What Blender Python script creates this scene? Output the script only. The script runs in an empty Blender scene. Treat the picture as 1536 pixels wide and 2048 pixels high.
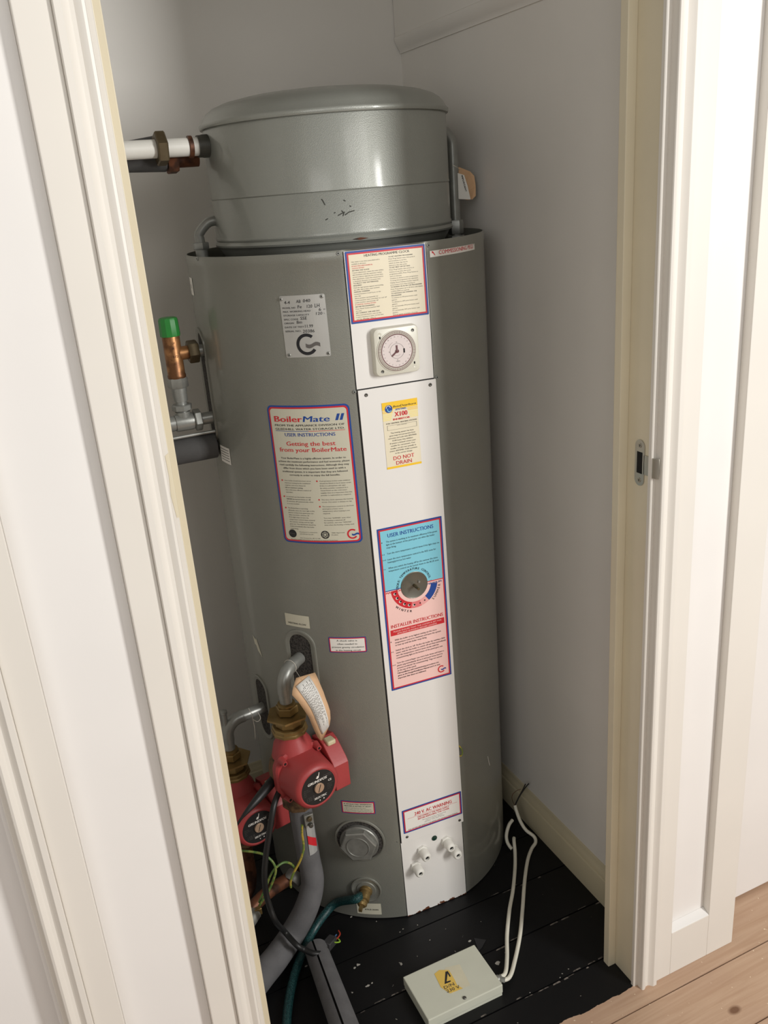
import bpy, math, random
from math import sin, cos, pi, radians, degrees, sqrt, atan2
from mathutils import Vector, Matrix

random.seed(7)
C = bpy.context.scene.collection
SC = bpy.context.scene

# ------------------------------------------------------------------ camera
FPX = 1733.0
PITCH, ROLL, YAW = radians(20.5), radians(4.6), radians(23.2)
CAM = Vector((0, 0, 1.6))
fwd = Vector((sin(YAW)*cos(PITCH), cos(YAW)*cos(PITCH), -sin(PITCH)))
r0 = Vector((cos(YAW), -sin(YAW), 0)); u0 = r0.cross(fwd)
cr = cos(ROLL)*r0 - sin(ROLL)*u0
cu = sin(ROLL)*r0 + cos(ROLL)*u0
cam_d = bpy.data.cameras.new('camera'); cam = bpy.data.objects.new('camera', cam_d); C.objects.link(cam)
cam_d.sensor_fit = 'HORIZONTAL'; cam_d.sensor_width = 36; cam_d.lens = FPX/1536*36
cam_d.clip_start = 0.01
M = Matrix((cr, cu, -fwd)).transposed().to_4x4(); M.translation = CAM
cam.matrix_world = M
SC.camera = cam

# ------------------------------------------------------------------ light
w = bpy.data.worlds.new('world'); SC.world = w; w.use_nodes = True
bg = w.node_tree.nodes['Background']; bg.inputs[0].default_value = (1.0, 0.975, 0.94, 1); bg.inputs[1].default_value = 0.16
def area(name, loc, aim, sx, sy, power, col):
    l = bpy.data.lights.new(name, 'AREA'); l.shape = 'RECTANGLE'; l.size = sx; l.size_y = sy
    l.energy = power; l.color = col
    o = bpy.data.objects.new(name, l); C.objects.link(o); o.location = loc
    o.rotation_euler = (Vector(aim)-Vector(loc)).to_track_quat('-Z', 'Y').to_euler()
    return o
area('window_daylight', (2.15, -1.4, 2.0), (0.65, 1.4, 1.3), 0.42, 1.5, 66, (1.0, 0.985, 0.96))
area('hall_daylight', (1.0, -1.5, 2.75), (0.7, 1.5, 1.6), 1.2, 1.0, 10, (1.0, 0.97, 0.93))
area('room_daylight', (-.95, -.75, 1.95), (.9, 1.5, 1.4), 1.3, 1.3, 13, (1.0, 0.975, 0.945))
SC.view_settings.view_transform = 'Standard'; SC.view_settings.look = 'None'
SC.view_settings.gamma = 1; SC.view_settings.use_curve_mapping = False
SC.view_settings.exposure = 0.22

# ------------------------------------------------------------------ helpers
def ray(px, py): return fwd + (px-768)/FPX*cr - (py-1024)/FPX*cu
def atY(px, py, Y):
    d = ray(px, py); return CAM + d*((Y-CAM.y)/d.y)
def atZ(px, py, Z):
    d = ray(px, py); return CAM + d*((Z-CAM.z)/d.z)
def lin(c):
    c = c/255; return c/12.92 if c <= .04045 else ((c+.055)/1.055)**2.4
def rgb(r, g, b): return (lin(r), lin(g), lin(b), 1)

def mat(name, col, rough=.5, metal=0, var=.06, vscale=25, bump=0, bscale=200, spec=.5, coat=0, alt=None, altpos=(.45, .6)):
    m = bpy.data.materials.new(name); m.use_nodes = True; nt = m.node_tree; N = nt.nodes; L = nt.links
    b = N['Principled BSDF']; b.inputs['Roughness'].default_value = rough; b.inputs['Metallic'].default_value = metal
    b.inputs['Specular IOR Level'].default_value = spec; b.inputs['Coat Weight'].default_value = coat; b.inputs['Coat Roughness'].default_value = .13
    tc = N.new('ShaderNodeTexCoord'); n = N.new('ShaderNodeTexNoise'); n.inputs['Scale'].default_value = vscale
    n.inputs['Detail'].default_value = 4; L.new(tc.outputs['Object'], n.inputs['Vector'])
    r = N.new('ShaderNodeValToRGB'); L.new(n.outputs['Fac'], r.inputs[0]); L.new(r.outputs[0], b.inputs['Base Color'])
    if alt:
        r.color_ramp.elements[0].position, r.color_ramp.elements[1].position = altpos
        r.color_ramp.elements[0].color = col; r.color_ramp.elements[1].color = alt
    else:
        r.color_ramp.elements[0].position = .3; r.color_ramp.elements[1].position = .7
        r.color_ramp.elements[0].color = tuple(c*(1-var) for c in col[:3])+(1,)
        r.color_ramp.elements[1].color = tuple(min(1, c*(1+var)) for c in col[:3])+(1,)
    if bump:
        n2 = N.new('ShaderNodeTexNoise'); n2.inputs['Scale'].default_value = bscale; n2.inputs['Detail'].default_value = 2
        L.new(tc.outputs['Object'], n2.inputs['Vector'])
        bp = N.new('ShaderNodeBump'); bp.inputs['Strength'].default_value = bump; bp.inputs['Distance'].default_value = .001
        L.new(n2.outputs['Fac'], bp.inputs['Height']); L.new(bp.outputs[0], b.inputs['Normal'])
    return m

M_white = mat('white_gloss_paint', rgb(235, 232, 228), .32, var=.015, vscale=6, bump=.08, bscale=30)
M_frame = mat('warm_white_gloss_paint', rgb(228, 223, 214), .35, var=.015, vscale=6, bump=.08, bscale=30)
M_cream = mat('aged_cream_paint', rgb(222, 212, 186), .4, var=.03, vscale=8, bump=.08, bscale=30)
M_wall = mat('closet_wall_paint', rgb(226, 223, 217), .7, var=.035, vscale=3, bump=.15, bscale=120)
M_skirt = mat('skirting_cream_paint', rgb(196, 186, 158), .4, var=.03, vscale=8, bump=.05, bscale=40)
M_panel = mat('white_panel_enamel', rgb(232, 229, 224), .28, var=.01, vscale=10)
M_black = mat('black_plastic', (.012, .012, .012, 1), .45)
M_hole = mat('dark_hole', (.004, .004, .004, 1), .9)
M_steel = mat('galvanised_steel', rgb(150, 150, 144), .45, .55, var=.15, vscale=60)
M_greypaint = mat('grey_painted_pipe', rgb(150, 151, 146), .36, .45, var=.1, vscale=50, bump=.15, bscale=150)
M_brass = mat('tarnished_brass', rgb(156, 132, 86), .38, .7, alt=rgb(128, 104, 62), vscale=30, altpos=(.3, .8))
M_bronze = mat('warm_brass_body', rgb(176, 128, 84), .42, .7, alt=rgb(120, 82, 54), vscale=35)
M_dkbrass = mat('dull_dark_brass', rgb(110, 98, 74), .42, .6, alt=rgb(84, 70, 50), vscale=30, altpos=(.3, .8))
M_copper = mat('oxidised_copper', rgb(112, 70, 48), .5, .5, alt=rgb(70, 46, 34), vscale=40)
M_cast = mat('brown_cast_iron', rgb(112, 86, 58), .7, .2, alt=rgb(70, 52, 36), vscale=60, bump=.5, bscale=300)
M_red = mat('red_pump_enamel', rgb(168, 64, 64), .45, var=.05, vscale=20, bump=.12, bscale=200)
M_foam = mat('grey_foam_lagging', rgb(100, 99, 100), .85, var=.12, vscale=30, bump=.4, bscale=250)
M_foamd = mat('dark_foam_lagging', rgb(74, 73, 72), .8, var=.1, vscale=30, bump=.3, bscale=250)
M_foamb = mat('packing_foam', rgb(70, 66, 62), .95, alt=rgb(38, 36, 34), vscale=260, bump=.8, bscale=350)
M_pvc = mat('white_pvc', rgb(232, 230, 222), .4, var=.03)
M_cable = mat('white_cable_sheath', rgb(226, 222, 206), .45, var=.05)
M_kraft = mat('manila_card', rgb(222, 182, 142), .75, var=.05)
M_paper = mat('white_paper', rgb(236, 234, 228), .6, var=.02)
M_ink = mat('black_ink', (.012, .012, .015, 1), .5)
M_inkg = mat('grey_ink', rgb(96, 92, 88), .5)
M_redi = mat('red_ink', rgb(206, 40, 50), .4)
M_bluei = mat('blue_ink', rgb(30, 72, 150), .4)
M_lbl = mat('cream_label', rgb(232, 222, 196), .3, var=.01)
M_lblg = mat('pale_grey_label', rgb(206, 202, 182), .38, var=.01)
M_lblw = mat('white_label', rgb(240, 236, 228), .35, var=.01)
M_sky = mat('light_blue_label', rgb(132, 204, 222), .35, var=.01)
M_pink = mat('pink_label', rgb(246, 204, 196), .35, var=.01)
M_pinkd = mat('pink_fade', rgb(226, 120, 122), .35, var=.01)
M_pinkm = mat('pink_pale_fade', rgb(236, 168, 164), .35, var=.01)
M_yel = mat('yellow_label', rgb(246, 200, 50), .35, var=.01)
M_yelp = mat('pale_yellow_label', rgb(246, 226, 140), .35, var=.01)
M_alu = mat('brushed_aluminium_plate', rgb(190, 189, 184), .4, .35, var=.03)
M_green = mat('green_plastic', rgb(46, 134, 58), .4, var=.06)
M_gy_g = mat('earth_green_yellow', rgb(128, 138, 66), .5, alt=rgb(84, 116, 56), vscale=90, altpos=(.48, .52))
M_gy_y = mat('earth_yellow', rgb(176, 152, 62), .5, alt=rgb(110, 128, 56), vscale=70, altpos=(.5, .54))
M_string = mat('string_white', rgb(206, 200, 188), .8)
M_boxm = mat('grey_white_box_paint', rgb(206, 207, 190), .5, var=.03, vscale=15, bump=.1, bscale=120)
M_timer = mat('timer_ivory_plastic', rgb(214, 211, 196), .3, var=.02)
M_dialf = mat('timer_dial_pinkish', rgb(222, 210, 206), .3, var=.01)
M_maroon = mat('maroon_marks', rgb(104, 62, 64), .4)
M_ivory = mat('ivory_knob', rgb(206, 196, 160), .45)
M_rust = mat('rust', rgb(92, 50, 28), .8, alt=rgb(48, 32, 24), vscale=90)
M_gap = mat('shadow_gap_black', (.01, .01, .01, 1), .8)
M_hosei = mat('hose_core', rgb(20, 60, 62), .4)
M_chrome = mat('satin_nickel', rgb(176, 172, 160), .35, .8)
M_scrw = mat('screw_dark', rgb(96, 94, 88), .4, .7)

def hammered(name, col, rough=.50):
    m = mat(name, col, rough, .4, var=.05, vscale=6, coat=.5); nt = m.node_tree; N = nt.nodes; L = nt.links; b = N['Principled BSDF']
    tc = [n for n in N if n.type == 'TEX_COORD'][0]
    v = N.new('ShaderNodeTexVoronoi'); v.inputs['Scale'].default_value = 620; L.new(tc.outputs['Object'], v.inputs['Vector'])
    n2 = N.new('ShaderNodeTexNoise'); n2.inputs['Scale'].default_value = 800; n2.inputs['Detail'].default_value = 1; L.new(tc.outputs['Object'], n2.inputs['Vector'])
    ad = N.new('ShaderNodeMath'); ad.operation = 'ADD'; L.new(v.outputs['Distance'], ad.inputs[0]); L.new(n2.outputs['Fac'], ad.inputs[1])
    bp = N.new('ShaderNodeBump'); bp.inputs['Strength'].default_value = .26; bp.inputs['Distance'].default_value = .0007
    L.new(ad.outputs[0], bp.inputs['Height']); L.new(bp.outputs[0], b.inputs['Normal'])
    return m
M_ham = hammered('hammered_grey_enamel', rgb(140, 140, 131))
M_ham2 = hammered('hammered_cistern_enamel', rgb(150, 152, 145), .46)

def hose_mat():
    m = bpy.data.materials.new('green_braided_hose'); m.use_nodes = True; nt = m.node_tree; N = nt.nodes; L = nt.links
    b = N['Principled BSDF']; b.inputs['Roughness'].default_value = .4
    tc = N.new('ShaderNodeTexCoord'); v = N.new('ShaderNodeTexVoronoi'); v.inputs['Scale'].default_value = 420
    L.new(tc.outputs['Object'], v.inputs['Vector'])
    r = N.new('ShaderNodeValToRGB'); r.color_ramp.elements[0].color = rgb(58, 108, 106); r.color_ramp.elements[1].color = rgb(16, 52, 54)
    r.color_ramp.elements[0].position = .1; r.color_ramp.elements[1].position = .5
    L.new(v.outputs['Distance'], r.inputs[0]); L.new(r.outputs[0], b.inputs['Base Color'])
    return m
M_hose = hose_mat()

def rust_panel():
    m = mat('white_enamel_rusty_foot', rgb(230, 227, 222), .28, var=.01, vscale=10); nt = m.node_tree; N = nt.nodes; L = nt.links
    b = N['Principled BSDF']; tc = [n for n in N if n.type == 'TEX_COORD'][0]; base = b.inputs['Base Color'].links[0].from_socket
    s = N.new('ShaderNodeSeparateXYZ'); L.new(tc.outputs['Object'], s.inputs[0])
    n = N.new('ShaderNodeTexNoise'); n.inputs['Scale'].default_value = 90; n.inputs['Detail'].default_value = 5; L.new(tc.outputs['Object'], n.inputs['Vector'])
    mu = N.new('ShaderNodeMath'); mu.operation = 'MULTIPLY_ADD'; L.new(n.outputs['Fac'], mu.inputs[0]); mu.inputs[1].default_value = .026; mu.inputs[2].default_value = -.0090
    lt = N.new('ShaderNodeMath'); lt.operation = 'LESS_THAN'; L.new(s.outputs[2], lt.inputs[0]); L.new(mu.outputs[0], lt.inputs[1])
    mx = N.new('ShaderNodeMix'); mx.data_type = 'RGBA'; L.new(lt.outputs[0], mx.inputs[0]); L.new(base, mx.inputs[6]); mx.inputs[7].default_value = rgb(98, 56, 34)
    L.new(mx.outputs[2], b.inputs['Base Color']); return m
M_panelr = rust_panel()

def floor_mat():
    m = bpy.data.materials.new('boards_pine_and_black_paint'); m.use_nodes = True; nt = m.node_tree; N = nt.nodes; L = nt.links
    b = N['Principled BSDF']
    tc = N.new('ShaderNodeTexCoord'); sep = N.new('ShaderNodeSeparateXYZ'); L.new(tc.outputs['Object'], sep.inputs[0])
    def noise(scale, sx=1, sy=1, sz=1, det=5, dist=0):
        mp = N.new('ShaderNodeMapping'); mp.inputs['Scale'].default_value = (sx, sy, sz); L.new(tc.outputs['Object'], mp.inputs[0])
        n = N.new('ShaderNodeTexNoise'); n.inputs['Scale'].default_value = scale; n.inputs['Detail'].default_value = det
        n.inputs['Distortion'].default_value = dist; L.new(mp.outputs[0], n.inputs['Vector']); return n.outputs['Fac']
    def ramp(src, p0, c0, p1, c1):
        r = N.new('ShaderNodeValToRGB'); r.color_ramp.elements[0].position = p0; r.color_ramp.elements[1].position = p1
        r.color_ramp.elements[0].color = c0; r.color_ramp.elements[1].color = c1; L.new(src, r.inputs[0]); return r.outputs[0]
    def mix(f, a, c):
        x = N.new('ShaderNodeMix'); x.data_type = 'RGBA'
        L.new(f, x.inputs[0])
        for s, k in ((a, 6), (c, 7)):
            if hasattr(s, 'links'): L.new(s, x.inputs[k])
            else: x.inputs[k].default_value = s
        return x.outputs[2]
    grain = ramp(noise(60, .05, 1, 1, 6, 1.5), .3, rgb(196, 166, 140), .75, rgb(178, 145, 118))
    blot = ramp(noise(7, .5, 1, 1), .45, (0, 0, 0, 1), .75, (.55, .55, .55, 1))
    pine = mix(blot, grain, rgb(172, 140, 120))
    knots = N.new('ShaderNodeTexVoronoi'); knots.inputs['Scale'].default_value = 7.5
    mp = N.new('ShaderNodeMapping'); mp.inputs['Scale'].default_value = (.75, 1.25, 1); mp.inputs['Location'].default_value = (.31, .17, 0); L.new(tc.outputs['Object'], mp.inputs[0]); L.new(mp.outputs[0], knots.inputs['Vector'])
    kn = ramp(knots.outputs['Distance'], .05, (.85, .85, .85, 1), .10, (0, 0, 0, 1))
    pine = mix(kn, pine, rgb(104, 68, 44))
    sp = ramp(noise(110, 1, 1, 1, 2), .725, (0, 0, 0, 1), .735, (1, 1, 1, 1))
    pine = mix(sp, pine, rgb(226, 206, 178))
    blk = mix(ramp(noise(75, 1, 1, 1, 2), .745, (0, 0, 0, 1), .752, (1, 1, 1, 1)), (.0045, .0045, .005, 1), rgb(150, 146, 138))
    # painted zone starts just inside the doorway, with a brushed edge
    mu = N.new('ShaderNodeMath'); mu.operation = 'MULTIPLY_ADD'; L.new(noise(26, 1, .2, 1, 6), mu.inputs[0]); mu.inputs[1].default_value = .022; L.new(sep.outputs[1], mu.inputs[2])
    gt = N.new('ShaderNodeMath'); gt.operation = 'GREATER_THAN'; L.new(mu.outputs[0], gt.inputs[0]); gt.inputs[1].default_value = 1.066
    lx = N.new('ShaderNodeMath'); lx.operation = 'LESS_THAN'; L.new(sep.outputs[0], lx.inputs[0]); lx.inputs[1].default_value = 1.08
    an = N.new('ShaderNodeMath'); an.operation = 'MULTIPLY'; L.new(gt.outputs[0], an.inputs[0]); L.new(lx.outputs[0], an.inputs[1]); gt = an
    L.new(mix(gt.outputs[0], pine, blk), b.inputs['Base Color'])
    rr = N.new('ShaderNodeMapRange'); L.new(gt.outputs[0], rr.inputs[0]); rr.inputs[3].default_value = .55; rr.inputs[4].default_value = .48; b.inputs['Specular IOR Level'].default_value = .3
    L.new(rr.outputs[0], b.inputs['Roughness'])
    bp = N.new('ShaderNodeBump'); bp.inputs['Strength'].default_value = .25; bp.inputs['Distance'].default_value = .002
    L.new(noise(40, .1, 1, 1), bp.inputs['Height']); L.new(bp.outputs[0], b.inputs['Normal'])
    return m
M_floor = floor_mat()

# ------------------------------------------------------------------ mesh builder
def frame(d):
    d = Vector(d).normalized(); a = Vector((0, 0, 1)) if abs(d.z) < .9 else Vector((1, 0, 0))
    x = a.cross(d).normalized(); return x, d.cross(x).normalized(), d
def smooth_path(P, k=8):
    P = [Vector(p) for p in P]
    if len(P) < 3: return P
    Q = [P[0]*2-P[1]]+P+[P[-1]*2-P[-2]]; out = []
    for i in range(1, len(Q)-2):
        a, b, c, d = Q[i-1:i+3]
        for j in range(k):
            t = j/k; out.append(.5*((2*b)+(c-a)*t+(2*a-5*b+4*c-d)*t*t+(3*b-a-3*c+d)*t**3))
    out.append(P[-1]); return out
class MB:
    def __init__(s): s.v = []; s.f = []; s.m = []; s.mats = []
    def mi(s, m):
        if m not in s.mats: s.mats.append(m)
        return s.mats.index(m)
    def add(s, V, F, m):
        b = len(s.v); s.v += [tuple(v) for v in V]; k = s.mi(m)
        for f in F: s.f.append(tuple(b+i for i in f)); s.m.append(k)
        return s
    def box(s, a, b, m, T=None):
        (x0, y0, z0), (x1, y1, z1) = a, b
        V = [Vector(p) for p in [(x0, y0, z0), (x1, y0, z0), (x1, y1, z0), (x0, y1, z0), (x0, y0, z1), (x1, y0, z1), (x1, y1, z1), (x0, y1, z1)]]
        if T: V = [T(p) for p in V]
        return s.add(V, [(0, 3, 2, 1), (4, 5, 6, 7), (0, 1, 5, 4), (1, 2, 6, 5), (2, 3, 7, 6), (3, 0, 4, 7)], m)
    def tube(s, P, r, m, seg=14, sm=True, cap=True, k=8):
        n0 = len(P); P2 = smooth_path(P, k) if sm else [Vector(p) for p in P]
        R = r if isinstance(r, (list, tuple)) else None
        x = None; V = []; n = len(P2)
        for i, p in enumerate(P2):
            t = (P2[min(i+1, n-1)]-P2[max(i-1, 0)]).normalized()
            if x is None: x = frame(t)[0]
            x = (x-t*x.dot(t)).normalized(); y = t.cross(x)
            if R:
                q = i/(n-1)*(n0-1); j = min(int(q), n0-2); rr = R[j]+(R[j+1]-R[j])*(q-j)
            else: rr = r
            V += [p+rr*(cos(2*pi*a/seg)*x+sin(2*pi*a/seg)*y) for a in range(seg)]
        F = [(i*seg+a, i*seg+(a+1) % seg, (i+1)*seg+(a+1) % seg, (i+1)*seg+a) for i in range(n-1) for a in range(seg)]
        if cap: F += [tuple(range(seg-1, -1, -1)), tuple((n-1)*seg+a for a in range(seg))]
        return s.add(V, F, m)
    def lathe(s, o, d, prof, m, seg=32, cap=True, rot=0, x=None):
        """prof: (radius, height along d)"""
        o = Vector(o); X, Y, D = frame(d)
        if x is not None: X = Vector(x).normalized(); Y = D.cross(X)
        V = []
        for r, h in prof: V += [o+D*h+r*(cos(2*pi*a/seg+rot)*X+sin(2*pi*a/seg+rot)*Y) for a in range(seg)]
        n = len(prof)
        F = [(i*seg+a, i*seg+(a+1) % seg, (i+1)*seg+(a+1) % seg, (i+1)*seg+a) for i in range(n-1) for a in range(seg)]
        if cap: F += [tuple(range(seg-1, -1, -1)), tuple((n-1)*seg+a for a in range(seg))]
        return s.add(V, F, m)
    def hexn(s, o, d, r, h0, h1, m, seg=6, rot=0, x=None):
        c = (h1-h0)*.12
        return s.lathe(o, d, [(r*.93, h0), (r, h0+c), (r, h1-c), (r*.93, h1)], m, seg, True, rot, x)
    def prism(s, pts, axis, m):
        axis = Vector(axis); n = len(pts); V = [Vector(p) for p in pts]; V += [p+axis for p in V[:n]]
        return s.add(V, [tuple(range(n-1, -1, -1)), tuple(range(n, 2*n))]+[(i, (i+1) % n, n+(i+1) % n, n+i) for i in range(n)], m)
    def build(s, name, parent=None, smooth=35, bevel=0, label=None):
        me = bpy.data.meshes.new(name); me.from_pydata(s.v, [], s.f); me.validate(); me.update()
        for m in s.mats: me.materials.append(m)
        if len(s.m) == len(me.polygons): me.polygons.foreach_set('material_index', s.m)
        o = bpy.data.objects.new(name, me); C.objects.link(o)
        if smooth:
            me.polygons.foreach_set('use_smooth', [True]*len(me.polygons))
            try: me.set_sharp_from_angle(angle=radians(smooth))
            except Exception: pass
        if bevel:
            b = o.modifiers.new('bevel', 'BEVEL'); b.width = bevel; b.segments = 2; b.limit_method = 'ANGLE'; b.angle_limit = radians(40)
        if parent:
            o.parent = parent
            if parent.type == 'EMPTY': o.matrix_parent_inverse = Matrix.Translation(-Vector(parent.location))
        if label: o['label'] = label
        return o
def thing(name, loc, label, cat, group=None):
    o = bpy.data.objects.new(name, None); C.objects.link(o); o.location = loc; o.empty_display_size = .05
    o['label'] = label; o['category'] = cat
    if group: o['group'] = group
    return o
def tag(o, label, cat, group=None):
    o['label'] = label; o['category'] = cat
    if group: o['group'] = group
    return o
def struct(o): o['kind'] = 'structure'; return o

# ------------------------------------------------------------------ text and labels
_fc = bpy.data.curves.new('txt', 'FONT'); _fc.size = 1; _fc.resolution_u = 2
_fo = bpy.data.objects.new('txt', _fc); C.objects.link(_fo)
_cache = {}
def glyphs(t, bold=0, shear=0, sp=1.0):
    k = (t, bold, shear, sp)
    if k in _cache: return _cache[k]
    _fc.body = t; _fc.offset = 0; _fc.shear = shear; _fc.space_character = sp
    bpy.context.view_layer.update()
    ev = _fo.evaluated_get(bpy.context.evaluated_depsgraph_get()); me = ev.to_mesh()
    V = [(v.co.x, v.co.y) for v in me.vertices]; F = [tuple(p.vertices) for p in me.polygons]
    ev.to_mesh_clear()
    if bold > .006:
        n = len(V); b_ = bold*.8; V = [(x+d, y) for d in (-b_, 0, b_) for x, y in V]; F = [tuple(i+j*n for i in f) for j in range(3) for f in F]
    _cache[k] = (V, F); return V, F
CAPH = None
class Label:
    """flat print laid on a surface; coordinates are fractions of its width and height, v downwards"""
    def __init__(s, fmap, W, H, h0=.0004):
        s.f = fmap; s.W = W; s.H = H; s.mb = MB(); s.h = h0; s.asp = W/H
    def P(s, u, v, h): return s.f(u*s.W, (1-v)*s.H, h)
    def cols(s, us, lo, hi, m, h):
        V = []; F = []
        for u in us: V += [s.P(u, lo(u), h), s.P(u, hi(u), h)]
        for i in range(len(us)-1): F.append((2*i, 2*i+1, 2*i+3, 2*i+2)[::-1])
        s.mb.add(V, F, m)
    def rect(s, u0, v0, u1, v1, m, l=1, r=0):
        """l = print layer, r = corner radius in metres"""
        h = s.h+.00022*l; n = max(2, int((u1-u0)*s.W/.006)+1)
        us = [u0+(u1-u0)*i/n for i in range(n+1)]
        ru = r/s.W; rv = r/s.H
        if r: us = sorted(set(us+[u0+ru*(1-cos(a*pi/12)) for a in range(7)]+[u1-ru*(1-cos(a*pi/12)) for a in range(7)]))
        def ins(u):
            if not r: return 0
            d = min(u-u0, u1-u)
            if d >= ru: return 0
            return rv*(1-sqrt(max(0, 1-((ru-d)/ru)**2)))
        s.cols(us, lambda u: v1-ins(u), lambda u: v0+ins(u), m, h)
    def disc(s, u, v, r, m, l=1, r2=0, a0=0, a1=360, seg=48):
        h = s.h+.00022*l; n = max(3, int(seg*(a1-a0)/360)); V = []; F = []
        for i in range(n+1):
            a = radians(a0+(a1-a0)*i/n)
            V += [s.P(u+r*cos(a)/s.W, v-r*sin(a)/s.H, h), s.P(u+r2*cos(a)/s.W, v-r2*sin(a)/s.H, h)]
        for i in range(n): F.append((2*i, 2*i+2, 2*i+3, 2*i+1))
        s.mb.add(V, F, m)
    def poly(s, pts, m, l=1):
        s.mb.add([s.P(u, v, s.h+.00022*l) for u, v in pts], [tuple(range(len(pts)))], m)
    def text(s, t, u0, u1, vb, cap, m=None, l=2, bold=0, shear=0, fit=True, align='L', rise=0):
        """vb = baseline, cap = capital height (fractions); fit stretches to u0..u1"""
        m = m or M_ink; V, F = glyphs(t, bold, shear)
        if not V: return
        x0 = min(v[0] for v in V); x1 = max(v[0] for v in V)
        sy = cap*s.H/.70
        wid = (u1-u0)*s.W
        sx = wid/(x1-x0) if fit is True else fit*sy
        if align == 'C' and fit is not True: off = u0*s.W+(wid-(x1-x0)*sx)/2
        else: off = u0*s.W
        h = s.h+.00022*l
        n3 = len(V)//3 if bold > .006 else 10**9
        s.mb.add([s.f(off+(x-x0)*sx, (1-vb)*s.H+y*sy+rise*(x-x0)*sx, h+.00003*(i//n3)) for i, (x, y) in enumerate(V)], F, m)
    def para(s, lines, u0, u1, v0, v1, m=None, bold=0, align='L', capf=.55, l=2):
        """lines share one natural width so that the longest spans u0..u1; '*' bold, '!' red bold"""
        n = len(lines); dv = (v1-v0)/n
        W = []
        for t in lines:
            tt = t.lstrip('*!')
            V, _ = glyphs(tt, bold) if tt else ([], 0); W.append((max(v[0] for v in V)-min(v[0] for v in V)) if V else 0)
        mx = max(W); sy = dv*capf*s.H/.70; k = (u1-u0)*s.W/mx/sy
        for i, t in enumerate(lines):
            if not t.strip('*!'): continue
            b = .022 if t[0] in '*!' else bold
            s.text(t.lstrip('*!'), u0, u1, v0+dv*(i+.8), dv*capf, M_redi if t[0] == '!' else m, l, bold=b, fit=k, align=align)
    def arc_text(s, t, u, v, r, a0, a1, size, m=None, l=2, inside=False, bold=0):
        """letters around a circle from angle a0 to a1 (degrees, counter-clockwise from right)"""
        m = m or M_ink; h = s.h+.00022*l; n = len(t)
        for i, c in enumerate(t):
            if c == ' ': continue
            a = radians(a0+(a1-a0)*(i+.5)/n); V, F = glyphs(c, bold)
            x0 = min(p[0] for p in V); x1 = max(p[0] for p in V); k = size/.70
            cx = (x0+x1)/2
            if inside: tx, ty, nx, ny = -sin(a), cos(a), -cos(a), -sin(a)
            else: tx, ty, nx, ny = sin(a), -cos(a), cos(a), sin(a)
            ox = u*s.W+r*cos(a); oy = (1-v)*s.H+r*sin(a)
            n3 = len(V)//3 if bold > .006 else 10**9
            s.mb.add([s.f(ox+(x-cx)*k*tx+y*k*nx, oy+(x-cx)*k*ty+y*k*ny, h+.00003*(j//n3)) for j, (x, y) in enumerate(V)], F, m)
    def done(s, name, parent, label=None): return s.mb.build(name, parent, smooth=0, label=label)
def flat(o, x, y):
    o = Vector(o); x = Vector(x).normalized(); y = Vector(y).normalized(); n = x.cross(y)
    return lambda U, V, h: o+x*U+y*V+n*h

# ================================================================== SETTING
XR, YB, XL, ZC = 1.03, 2.078, .05, 2.90
def wallbox(name, a, b, m): return struct(MB().box(a, b, m).build(name, smooth=0))
wallbox('wall_right', (XR, 1.10, 0), (XR+.1, YB+.1, ZC), M_wall)
wallbox('wall_back', (XL-.1, YB, 0), (XR, YB+.1, ZC), M_wall)
wallbox('wall_left', (XL-.1, 1.10, 0), (XL, YB, ZC), M_wall)
wallbox('ceiling', (XL-.1, 1.10, ZC), (XR+.1, YB+.1, ZC+.1), M_wall)

# floor: boards laid parallel to the doorway, real gaps between them
fl = MB(); edges = [1.008+.1328*k for k in range(-13, 10)]
fl.box((-2.2, -.8, -.05), (2.6, 2.5, -.006), M_gap)
for i in range(len(edges)-1):
    g = .0016
    fl.box((-2.2, edges[i]+g, -.03), (2.6, edges[i+1]-g, 0), M_floor)
# bare wood where the black paint has worn off beside the gaps
rnd = random.Random(3)
M_worn = mat('worn_paint_edge', rgb(120, 112, 104), .7, alt=rgb(60, 56, 52), vscale=120)
def worn(x0, x1, y, p, wmax=.004):
    x = x0
    while x < x1:
        l = rnd.uniform(.006, .03)
        if rnd.random() < p:
            ww = rnd.uniform(.0012, wmax); e = y+(.0018 if rnd.random() < .5 else -.0018-ww)
            fl.add([(x, e, .0004), (x+l, e+rnd.uniform(-.0004, .0004), .0004), (x+l*.9, e+ww, .0004), (x+l*.1, e+ww*.8, .0004)], [(0, 1, 2, 3)], M_worn)
        x += l*rnd.uniform(1.0, 1.6)
worn(.40, .50, 1.2736, .8); worn(.70, 1.0, 1.2736, .45); worn(.70, .93, 1.1408, .85); worn(.80, 1.0, 1.4064, .35); worn(.45, .70, 1.1408, .5); worn(.2, .4, 1.54, .4, .002)
M_chip = mat('chipped_paint_spot', rgb(168, 164, 156), .7)
for (px, py, r) in [(612, 1932, .004), (716, 1930, .007), (709, 1936, .004), (655, 1905, .003), (996, 1926, .008), (939, 1882, .005), (702, 1834, .004), (806, 1858, .002), (835, 1850, .002), (735, 1972, .006), (744, 1966, .003), (860, 1880, .002), (705, 1985, .0025), (1120, 1955, .002), (1137, 1938, .002), (1060, 1985, .002), (1010, 1905, .0015)]:
    p = atZ(px, py, .0006); n = 7
    fl.add([p+Vector((cos(2*pi*i/n)*r*rnd.uniform(.4, 1.1), sin(2*pi*i/n)*r*rnd.uniform(.3, .8), 0)) for i in range(n)], [tuple(range(n))], M_chip)
struct(fl.build('floor', smooth=0))

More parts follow.
